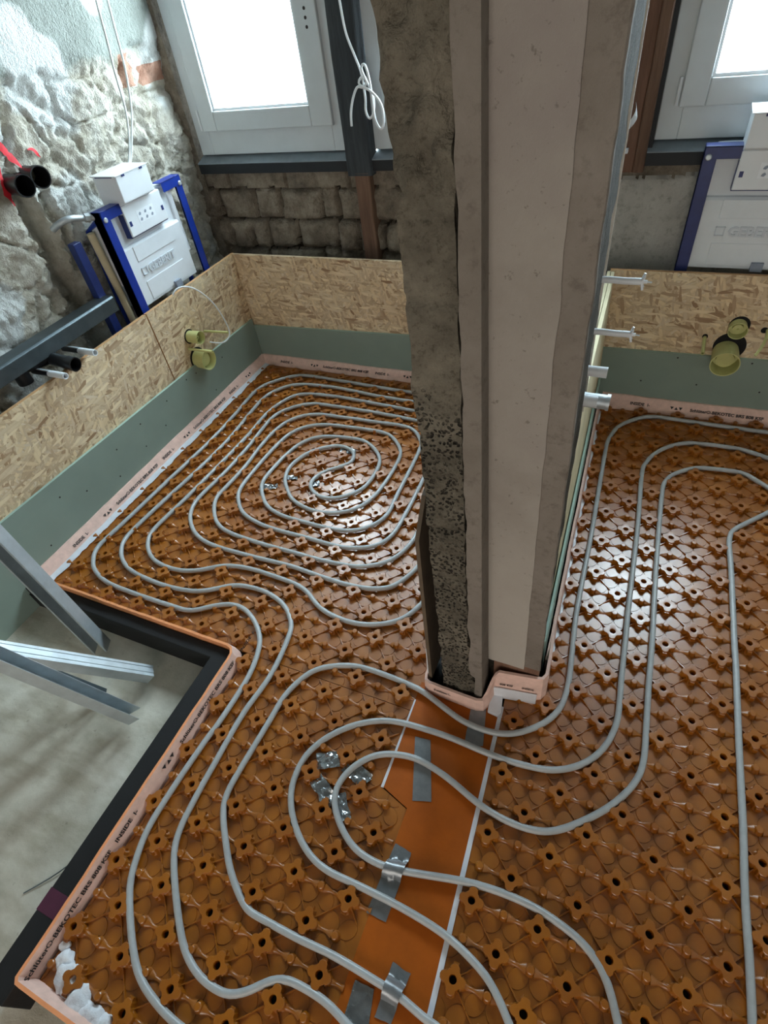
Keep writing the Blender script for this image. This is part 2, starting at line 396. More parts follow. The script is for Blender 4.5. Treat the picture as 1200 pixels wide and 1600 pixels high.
# rear masonry below the windows
def stone_rows():
    r = random.Random(4); rows = []
    for z0, z1 in ((-.2, .30), (.30, .56), (.56, .70), (.70, .848)):
        x = -1.4; row = []
        while x < .7:
            w = r.uniform(.09, .24) if z0 > .5 else r.uniform(.2, .4); row.append((x, x + w, r.uniform(-.012, .022), r.uniform(-.012, .012))); x += w
        rows.append((z0, z1, row))
    return rows
ROWS = stone_rows()
def wall_b_depth(x, z):
    if z > .915: return 0, 0
    if x > .60:
        e = .87 + .02 * fn(x, 0, 1, 7)
        if z < e: return .018 + .003 * fn(x, z, 5, 6), 1
        return .004 * fn(x, z, 2, 14), 0
    if z > .848 + .006 * fn(x, 0, 2, 8):
        k = abs((x + 2) % .34 - .17); return (.020 + .008 * fn(x, z, 0, 9) - (.02 if k < .004 else 0)), 0
    for z0, z1, row in ROWS:
        if z0 <= z < z1:
            for a, b, dd, sk in row:
                if a <= x < b:
                    zz0, zz1 = z0 + sk, z1 + sk * .5
                    e = min(x - a, b - x, (z - zz0), (zz1 - z)) + .008 * fn(x, z, 7, 16)
                    if e < .006: return -.028, 2
                    return dd + min(.018, (e - .006) * .8) + .016 * fn(x, z, dd * 50, 9), 0
    return -.02, 2
xs = steps((-1.45, -1.4, .05), (-1.4, 1.6, .0115), (1.6, 2.3, .1)); zs = steps((ZC, .48, .1), (.48, .915, .0095))
mb = MB(); n = len(zs); vs = []; ids = []
for x in xs:
    for z in zs:
        d, k = wall_b_depth(x, z); vs.append((x, YW - d, z)); ids.append(k)
fs = []; mis = []
for i in range(len(xs) - 1):
    for j in range(n - 1):
        fs.append((i * n + j, i * n + j + 1, (i + 1) * n + j + 1, (i + 1) * n + j)); mis.append(ids[i * n + j])
mb.add([(v[0], v[1], v[2]) for v in vs], [f[::-1] for f in fs], 0, True); mb.mi = mis
mb.box(-1.45, 2.3, YW + .03, 2.75, ZC, .905)
mb.box(-1.6, -1.285, YW - .03, 2.75, ZC, 2.5, 0)
mb.box(.50, .69, YW, 2.75, .905, 2.5, 1); mb.box(1.62, 2.3, YW, 2.75, .905, 2.5, 1); mb.box(-1.30, 2.3, YW, 2.75, 2.30, 2.5, 1)
structure('wall_back', mb, ['stone', 'render', 'joint'], sharp=60)

# timber posts between the windows
def post(name, x0, x1, z0, z1, y0, mat):
    mb = MB(); zz = steps((z0, z1, .06)); prof = [(x0, y0 + .07), (x0, y0 + .004), (x0 + .004, y0), (x1 - .004, y0), (x1, y0 + .004), (x1, y0 + .07)]
    vs = []
    for z in zz:
        for x, y in prof: vs.append((x + .004 * fn(x, y, z, 5), y + .004 * fn(x, 3, z, 6), z))
    k = len(prof); fs = [(i * k + j, i * k + (j + 1) % k, (i + 1) * k + (j + 1) % k, (i + 1) * k + j) for i in range(len(zz) - 1) for j in range(k)]
    fs += [tuple(range(k))[::-1], tuple(range((len(zz) - 1) * k, len(zz) * k))]
    mb.add(vs, fs); return structure(name, mb, mat)
post('trim_2', -.448, -.328, .905, 2.3, 2.44, 'timberdark')
post('trim_3', -.418, -.345, .30, .915, 2.44, 'timber')
post('trim_4', .66, .748, .90, 2.3, 2.455, 'timberred')
post('trim_5', .748, .785, .90, 2.3, 2.45, 'timber')
mb = MB(); mb.box(.785, .80, 2.475, 2.6, .97, 2.3); structure('trim_6', mb, 'silldark')  # black strip stands in for the dark gap between post and window
def sill(name, x0, x1):
    mb = MB()
    mb.prism([(2.455, .92), (2.455, .962), (2.53, .985), (2.53, .92)], 0, x0, x1, 0)
    mb.prism([(2.452, .962), (2.452, .966), (2.53, .992), (2.53, .985)], 0, x0, x1, 1)
    structure(name, mb, ['silldark', 'sillgrey'])
sill('trim_7', -1.285, -.449); sill('trim_8', -.327, .5); sill('trim_9', .786, 1.63)

def window(n, x0, x1, z0=.992, z1=2.3, y=2.48, hinge_left=True):
    w = thing('window_%d' % n, ((x0 + x1) / 2, y, z0), None, None); w['kind'] = 'structure'
    def ring(a0, a1, b0, b1, wl, wr, wb, wt, y0, y1):
        m = MB(); m.box(a0, a0 + wl, y0, y1, b0, b1); m.box(a1 - wr, a1, y0, y1, b0, b1)
        m.box(a0 + wl, a1 - wr, y0, y1, b0, b0 + wb); m.box(a0 + wl, a1 - wr, y0, y1, b1 - wt, b1); return m
    build('window_frame', ring(x0, x1, z0, z1, .075, .075, .11, .08, y + .018, y + .075), 'upvc', w, bevel=.003)
    sx0, sx1, sz0, sz1 = x0 + .060, x1 - .060, z0 + .098, z1 - .07
    sash = build('sash', ring(sx0, sx1, sz0, sz1, .082, .105, .078, .08, y, y + .060), 'upvc', w, bevel=.004)
    gx0, gx1, gz0, gz1 = sx0 + .082, sx1 - .105, sz0 + .078, sz1 - .08
    build('glazing_bead', ring(gx0, gx1, gz0, gz1, .010, .010, .010, .010, y + .012, y + .03), 'white', sash)
    g = MB(); g.box(gx0 + .004, gx1 - .004, y + .030, y + .034, gz0 + .004, gz1 - .004); build('pane', g, 'glass', sash)
    h = MB(); hx = sx0 - .010 if hinge_left else sx1 + .010
    h.tube([(hx, y + .006, sz0 + .005), (hx, y + .006, sz0 + .085)], .006, 8); build('hinge', h, 'white', w)
    for k in range(3):
        h = MB(); h.lathe([(.0001, -.001), (.006, -.001), (.006, .004)], (sx1 - .05, y, sz0 + .33 + k * .028), (0, 1, 0), 10); build('handle_hole', h, 'ink', sash)
window(1, -1.275, -.449); window(2, -.327, .499, hinge_left=False); window(3, .80, 1.62)

# ================================================================ PRE-WALL BOARDS
def yzboard(name, y0, y1, z0, z1a, z1b, x0, x1, mats, label, cat, group=None, edge=.004):
    """board standing in a plane x = const, top edge sloping from z1a to z1b"""
    mb = MB(); mb.add([(x, y, z) for x in (x0, x1) for y, z in ((y0, z0), (y1, z0), (y1, z1b), (y0, z1a))],
                      [(0, 1, 2, 3), (7, 6, 5, 4), (0, 4, 5, 1), (1, 5, 6, 2), (2, 6, 7, 3), (3, 7, 4, 0)])
    mb.mi = [0, 0, 1, 1, 1, 1]; o = build(name, mb, mats); return tag(o, label, cat, group)
def xzboard(name, x0, x1, z0, z1a, z1b, y0, y1, mats, label, cat, group=None):
    mb = MB(); mb.add([(x, y, z) for y in (y0, y1) for x, z in ((x0, z0), (x1, z0), (x1, z1b), (x0, z1a))],
                      [(0, 1, 2, 3), (7, 6, 5, 4), (0, 4, 5, 1), (1, 5, 6, 2), (2, 6, 7, 3), (3, 7, 4, 0)])
    mb.mi = [0, 0, 1, 1, 1, 1]; o = build(name, mb, mats); return tag(o, label, cat, group)
def screws(o, pts, axis):
    for p in pts:
        m = MB(); m.lathe([(.0001, .0006), (.0036, .0006), (.0042, -.001)], p, axis, 8); build('screw_head', m, 'ink', o)
OS = ['osbx', 'osbedge']; OSF = ['osb', 'osbedge']; GR = ['green', 'greenedge']
a = yzboard('chipboard_panel', -1.2, 1.605, ZC, .60, .60, -1.118, -1.101, OS, 'long wooden strand board panel at left, below the white-sleeved rods and dark steel rail', 'board', 'wooden strand boards of the pre-wall')
b = yzboard('chipboard_panel', 1.612, 2.303, ZC, .60, .60, -1.118, -1.1015, OS, 'short wooden strand board panel below the left cistern, white cable over its top', 'board', 'wooden strand boards of the pre-wall')
mb = MB()
mb.box(-1.0995, .55, 2.288, 2.304, ZC, .598); o = build('chipboard_panel', mb, 'osb'); tag(o, 'wooden strand board panel across the far wall, left of the pillar', 'board', 'wooden strand boards of the pre-wall')
o = xzboard('chipboard_panel', .74, 2.29, ZC, .603, .606, 2.288, 2.304, OSF, 'wooden strand board panel across the far wall, right of the pillar', 'board', 'wooden strand boards of the pre-wall')
g = yzboard('plasterboard_panel', -1.2, 2.274, ZC, .345, .252, -1.1005, -1.0885, GR, 'long green plasterboard strip along the left wall, dotted with black screws', 'plasterboard', 'green plasterboard strips')
screws(g, [(-1.0885, y, z) for y, z in ((.823, .217), (.681, .081), (1.146, .207), (1.095, .095), (1.313, .224), (1.286, .117), (1.502, .223), (1.436, .128), (1.664, .239), (1.739, .231), (1.827, .078), (.93, .155), (1.95, .2))], (1, 0, 0))
g = xzboard('plasterboard_panel', -1.088, .55, ZC, .215, .262, 2.275, 2.2875, GR, 'green plasterboard strip on the far wall, left of the pillar', 'plasterboard', 'green plasterboard strips')
g = xzboard('plasterboard_panel', .765, 2.29, ZC, .272, .29, 2.275, 2.2875, GR, 'green plasterboard strip on the far wall, right of the pillar', 'plasterboard', 'green plasterboard strips')
screws(g, [(x, 2.275, z) for x, z in ((1.066, .258), (.947, .132), (1.166, .141), (1.336, .263), (1.401, .137))], (0, -1, 0))

# low boarded partition running from the pillar to the far wall
t = thing('partition_wall', (.70, 1.5, ZC), 'low boarded partition with pale face, running from behind the pillar to the far wall', 'partition')
def lean_box(x0b, x0t, x1b, x1t, ya, yb, z0, z1, dx=.045, mi=0):
    """dx: shift in x of the near end"""
    m = MB(); k = (z0 + .0) * 0
    vs = []
    for y, s in ((ya, dx), (yb, 0)):
        vs += [(x0b + s, y, z0), (x1b + s, y, z0), (x1t + s, y, z1), (x0t + s, y, z1)]
    m.add(vs, [(0, 1, 2, 3), (7, 6, 5, 4), (0, 4, 5, 1), (1, 5, 6, 2), (2, 6, 7, 3), (3, 7, 4, 0)], mi); return m
build('core', lean_box(.62, .62, .748, .728, .86, 2.285, ZC, .60, .038), 'joint', t)
build('inner_board', lean_box(.75, .730, .762, .742, .84, 2.286, ZC, .598, .040), 'beige', t)
build('face_board', lean_box(.764, .744, .777, .757, .82, 2.2865, ZC, .597, .040), 'beige', t)
build('base_board', lean_box(.7775, .7725, .785, .780, .82, 2.274, ZC, .16, .042), 'greenedge', t)

# ================================================================ MASONRY PILLAR (leans slightly to the left)
pil = thing('masonry_pillar', (.68, .9, ZC), 'tall bare masonry pillar of rough blocks and pale plaster in the middle of the picture', 'pillar')
def shaft(outline, z0, z1, dz, rough_side=None):
    """outline(z) -> list of (x, y); closed; lofted"""
    m = MB(); zz = steps((z0, z1, dz)); rings = [outline(z) for z in zz]; k = len(rings[0])
    vs = [(x, y, z) for z, r in zip(zz, rings) for x, y in r]
    fs = [(i * k + j, i * k + (j + 1) % k, (i + 1) * k + (j + 1) % k, (i + 1) * k + j) for i in range(len(zz) - 1) for j in range(k)]
    fs += [tuple(range(k))[::-1], tuple(range((len(zz) - 1) * k, len(zz) * k))]
    m.add(vs, fs, 0, True); return m
def lean(z): return -.0115 * z
def block_outline(z):
    L = lean(z); r = random.Random(1)
    xl = .570 + L + .0055 * fn(0, 1, z, 9); xr = .6595 + L * .75 + .005 * fn(0, 9, z, 10) - (.012 if z > .3 else -.008 if z < .12 else 0)
    course = (z + .02) % .245; jd = .006 if course < .016 else 0
    rough = 1.0 if z < 1.14 else .45 if z < 1.36 else 2.6
    xl += .016 * max(0, 1 - abs(z - 1.35) / .02)
    pts = []; n = 16
    for i in range(n + 1):
        x = xl + (xr - xl) * i / n
        pts.append((x, .655 + jd + rough * (.0045 * fn(x, 0, z, 22) + .006 * noise.noise(Vector((x * 34, 1, z * 34))))))
    pts += [(xr, .80)]
    for i in range(6): pts.append((xl + rough * .006 * fn(3, i * .03, z, 14), .80 - (.80 - .665) * (i + .5) / 6))
    return pts
build('block_core', shaft(block_outline, ZC, 2.5, .0085), 'block', pil, sharp=80)
def mortar_outline(z):
    L = lean(z) * 1.0; xl = .652 + L * .8 + .006 * fn(4, 0, z, 11) + (.014 if z < .16 else 0) ; xr = .6865 + L
    return [(xl, .661), (xl, .650 + .002 * fn(1, 1, z, 15)), (xr - .004, .648), (xr, .651), (xr, .72), (xl, .72)]
build('mortar_edge', shaft(mortar_outline, ZC, 2.5, .012), 'mortar', pil, sharp=50)
def cap_outline(z):
    L = lean(z); return [(.6868 + L, .653), (.6868 + L, .664), (.6868 + L, .79), (.6815 + L, .79), (.6815 + L, .6485), (.6855 + L, .6485)][::-1]
def plaster_outline(z):
    L = lean(z); rr = .002 * fn(8, 0, z, 8)
    y0 = .722 - .028 * z
    return [(.675 + L, .80), (.675 + L, y0 + .002), (.692 + L, y0 - .001 + rr), (.74 + L, y0), (.786 + L + .003 * fn(6, 6, z, 12), y0 - .001), (.788 + L, .80)]
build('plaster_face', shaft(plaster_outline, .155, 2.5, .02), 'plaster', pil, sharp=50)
mb = MB(); mb.box(.700, .825, .722, .745, ZC, .17); build('foam_backing', mb, 'timberred', pil)
def edge_outline(z):
    L = lean(z); xr = .8285 + L + .0022 * fn(2, 5, z, 16)
    yy = .7245 - .028 * z
    rg = .004 * abs(fn(3, 1, z, 30))
    return [(.783 + L, .737), (.784 + L + .002 * fn(6, 6, z, 12), yy), (xr - .0015 - rg, yy), (xr - rg * .3, yy + .004), (xr - .003, .738), (.782 + L, .738)]
build('edge_render', shaft(edge_outline, .165, 2.5, .012), 'mortar', pil, sharp=28)
mb = MB(); 
def core_outline(z):
    L = lean(z); r_ = [(.59 + L, .745), (.815 + L, .7375)]
    for k in range(12): r_.append((.8235 + L - .030 * k / 11 - L * .3 * k / 11 + .004 * fn(k * .04, 2, z, 14) - .003, .740 + .555 * k / 11))
    return r_ + [(.60 + L, 1.30)]
build('rear_masonry', shaft(core_outline, ZC, 2.5, .014), 'joint', pil, sharp=80)  # dark mortar on this side, its dimness put into the colour
def sheet_outline(z): L = lean(z); return [(.780 + L * .6, 1.300), (.7935 + L * .6, 1.300), (.7935 + L * .6, 1.304), (.780 + L * .6, 1.304)]
build('thin_sheet', shaft(sheet_outline, .61, 2.5, .06), 'whitewash', pil)

# plywood slat and white wedge standing against the pillar's left foot
mb = MB(); mb.add([(x, y, z) for x in (0, 1) for y, z in ((.660, .045), (.90, .045), (.90, .79), (.72, .75), (.660, .665))], [(4, 3, 2, 1, 0), (5, 6, 7, 8, 9), (0, 1, 6, 5), (1, 2, 7, 6), (2, 3, 8, 7), (3, 4, 9, 8), (4, 0, 5, 9)])
mb.v = [((.5215 if x == 0 else .531) + (.004 if z > .3 else 0), y, z) for x, y, z in mb.v]
o = build('plywood_board', mb, 'ply'); tag(o, 'narrow dark plywood board standing upright against the left side of the pillar', 'board')
mb = MB(); mb.add([(.513, .668, .002), (.5215, .668, .002), (.5205, .668, .19), (.517, .668, .19), (.513, .76, .002), (.5215, .76, .002), (.5205, .76, .23), (.517, .76, .23)],
                  [(0, 1, 2, 3), (7, 6, 5, 4), (0, 4, 5, 1), (1, 5, 6, 2), (2, 6, 7, 3), (3, 7, 4, 0)])
o = build('plastic_shim', mb, 'white'); tag(o, 'thin white plastic strip wedged beside the plywood board at the foot of the pillar', 'strip')

# ================================================================ STUD PANELS
def stud_template():
    m = MB()
    # star-shaped head: outline radius by angle
    N = 32; top = []
    for k in range(N):
        a = 2 * PI * k / N; c, s = abs(math.cos(a)), abs(math.sin(a))
        r = .0195 + .0095 * max(0, (c - .86) / .14) ** .8 + .0085 * max(0, (s - .84) / .16) ** .7
        top.append((r * math.cos(a), r * math.sin(a)))
    rings = [(1.12, 0), (1.0, .006), (.93, .0175), (1.0, .0185), (1.0, .0205), (.95, .022)]
    vs = [(x * s, y * s, z) for s, z in rings for x, y in top]
    R = .0088
    circ = [(math.cos(2 * PI * k / N), math.sin(2 * PI * k / N)) for k in range(N)]
    vs += [(x * .0135, y * .0135, .0222) for x, y in circ] + [(x * R, y * R, .0218) for x, y in circ] + [(x * R * .93, y * R * .93, .019) for x, y in circ] + [(x * R * .85, y * R * .85, .003) for x, y in circ]
    nr = len(rings) + 4
    fs = [(i * N + k, i * N + (k + 1) % N, (i + 1) * N + (k + 1) % N, (i + 1) * N + k) for i in range(nr - 1) for k in range(N)]
    m.add(vs, fs, 0, True); m.add([v for v in vs[-N:]], [tuple(range(N))], 1, False)
    # clip teeth towards +-y
    for s in (-1, 1):
        m.prism([(-.0065, s * .024), (.0065, s * .024), (.0055, s * .0315), (-.0055, s * .0315)], 2, .004, .0185)
        m.box(s * .024 - .002, s * .024 + .002, -.004, .004, .014, .0195)
    # scalloped web towards +-x joining the small stud
    for s in (-1, 1):
        prof = [(.017, .013, .0135), (.023, .0085, .0100), (.029, .0045, .0058), (.036, .0030, .0038), (.044, .0030, .0038), (.051, .0036, .0050), (.058, .0058, .0075), (.066, .0090, .0100)]
        vs = []
        for x, w, h in prof: vs += [(s * x, -w - .0022, 0), (s * x, -w, h * .82), (s * x, -w * .55, h), (s * x, w * .55, h), (s * x, w, h * .82), (s * x, w + .0022, 0)]
        fs = []
        for i in range(len(prof) - 1):
            for k in range(5):
                f = (i * 6 + k, i * 6 + k + 1, (i + 1) * 6 + k + 1, (i + 1) * 6 + k); fs.append(f if s < 0 else f[::-1])
        m.add(vs, fs, 0, True)
    # fine diagonal ribs
    for sx in (-1, 1):
        for sy in (-1, 1):
            d = Vector((sx, sy, 0)).normalized(); q = Vector((-d.y, d.x, 0)) * .0021; a = d * .020; b = d * .0525
            vs = [a - q, a + q, b - q, b + q]; vs = [(v.x, v.y, 0) for v in vs] + [(v.x, v.y, .0075) for v in (a - q * .5, a + q * .5)] + [(v.x, v.y, .0046) for v in (b - q * .5, b + q * .5)]
            m.add(vs, [(4, 5, 7, 6), (0, 4, 6, 2), (1, 3, 7, 5), (2, 6, 7, 3)], 0)
    return m
def small_template():
    m = MB(); N = 12
    m2 = MB(); m2.lathe([(.0130, 0), (.0115, .005), (.0092, .012), (.0085, .0168), (.0068, .0183), (.0001, .0185)], (0, 0, 0), (0, 0, 1), N); m.add(m2.v, m2.f, 0, True)
    for sx in (-1, 1):
        for sy in (-1, 1):
            ca, sa = math.cos(math.atan2(sy, sx)), math.sin(math.atan2(sy, sx)); K = 16; vs = []
            for rs, z in ((1.0, 0), (.975, .0016)):
                for k in range(K):
                    t = 2 * PI * k / K; u = .0305 + .0235 * rs * math.cos(t); w = .0185 * rs * math.sin(t)
                    vs.append((u * ca - w * sa, u * sa + w * ca, z))
            fs = [(i * K + k, i * K + (k + 1) % K, (i + 1) * K + (k + 1) % K, (i + 1) * K + k) for i in range(1) for k in range(K)] + [tuple(range(K, 2 * K))]
            m.add(vs, fs, 0, False)
    return m
BIG, SMALL = stud_template(), small_template()
def stud_panel(name, poly, label, origin=(0, 0), rot=0, hole=None, outpad=.0):
    m = MB(); m.prism(poly, 2, -.012, 0)
    c, s = math.cos(rot), math.sin(rot); cnt = 0
    for i in range(-40, 40):
        for j in range(-40, 60):
            x, y = origin[0] + .075 * (i * c - j * s), origin[1] + .075 * (i * s + j * c)
            big = (i + j) % 2 == 0; r = .028 if big else .045
            if not inpoly(x, y, poly): continue
            if hole and hole(x, y): continue
            T = BIG if big else SMALL
            vs = [(x + v[0] * c - v[1] * s, y + v[0] * s + v[1] * c, v[2]) for v in T.v]
            keep = T.f; mi = T.mi; sm = T.smooth
            lim = [inpoly(v[0], v[1], poly) for v in vs]
            if not all(lim):
                kk = [q for q, f in enumerate(T.f) if all(lim[z] or (big and abs(T.v[z][0]) < .03 and abs(T.v[z][1]) < .034) for z in f)]
                keep = [T.f[q] for q in kk]; mi = [T.mi[q] for q in kk]; sm = [T.smooth[q] for q in kk]
            k = len(m.v); m.v += vs; m.f += [tuple(z + k for z in f) for f in keep]; m.mi += mi; m.smooth += sm; cnt += 1
    o = build(name, m, ['orange', 'hole'], sharp=32)
    return tag(o, label, 'underfloor heating panel', 'orange studded floor panels')
LP = [(-1.035, .565), (-.085, .565), (-.085, -.345), (.592, -.345), (.580, .310), (.500, .336), (.497, .62), (.506, .66), (.49, 2.20), (-1.035, 2.20)]
P1 = [(-1.045, .5655), (.499, .5655), (.497, .62), (.506, .66), (.49, 2.235), (-1.045, 2.235)]
P2 = [(-.085, -.345), (.592, -.345), (.580, .310), (.500, .336), (.498, .5635), (-.085, .5635)]
stud_panel('studded_heating_panel', P1, 'orange studded floor panel under the pipe spiral at left, behind the pillar')
stud_panel('studded_heating_panel', P2, 'orange studded floor panel in the left foreground, between pink edge strip and smooth sheet')
th = .0220; ct, sn = math.cos(th), math.sin(th)
RP = [(.7905, -.345), (2.10, -.345), (2.06, 2.235), (.792, 2.235), (.833, .84), (.8345, .74), (.743, .71), (.7495, .60)]
stud_panel('studded_heating_panel', RP, 'orange studded floor panel on the right side, mirroring bright window light', (1.2316, .789), th)
mb = MB(); mb.prism([(.5805, -.345), (.776, -.345), (.738, .66), (.495, .66), (.4985, .34), (.581, .312)], 2, -.004, .0022)
tag(build('smooth_sheet', mb, 'orange_flat'), 'smooth orange plastic sheet strip joining the two studded areas, crossed by pipes', 'floor sheet')
mb = MB(); mb.prism([(.776, -.345), (.789, -.345), (.748, .665), (.737, .665)], 2, -.004, .0035)
mb.prism([(.494, .60), (.4985, .60), (.503, .338), (.4955, .336)], 2, -.004, .0032)
tag(build('joint_tape', mb, 'film'), 'narrow white seam lines along both sides of the smooth orange sheet', 'joint')

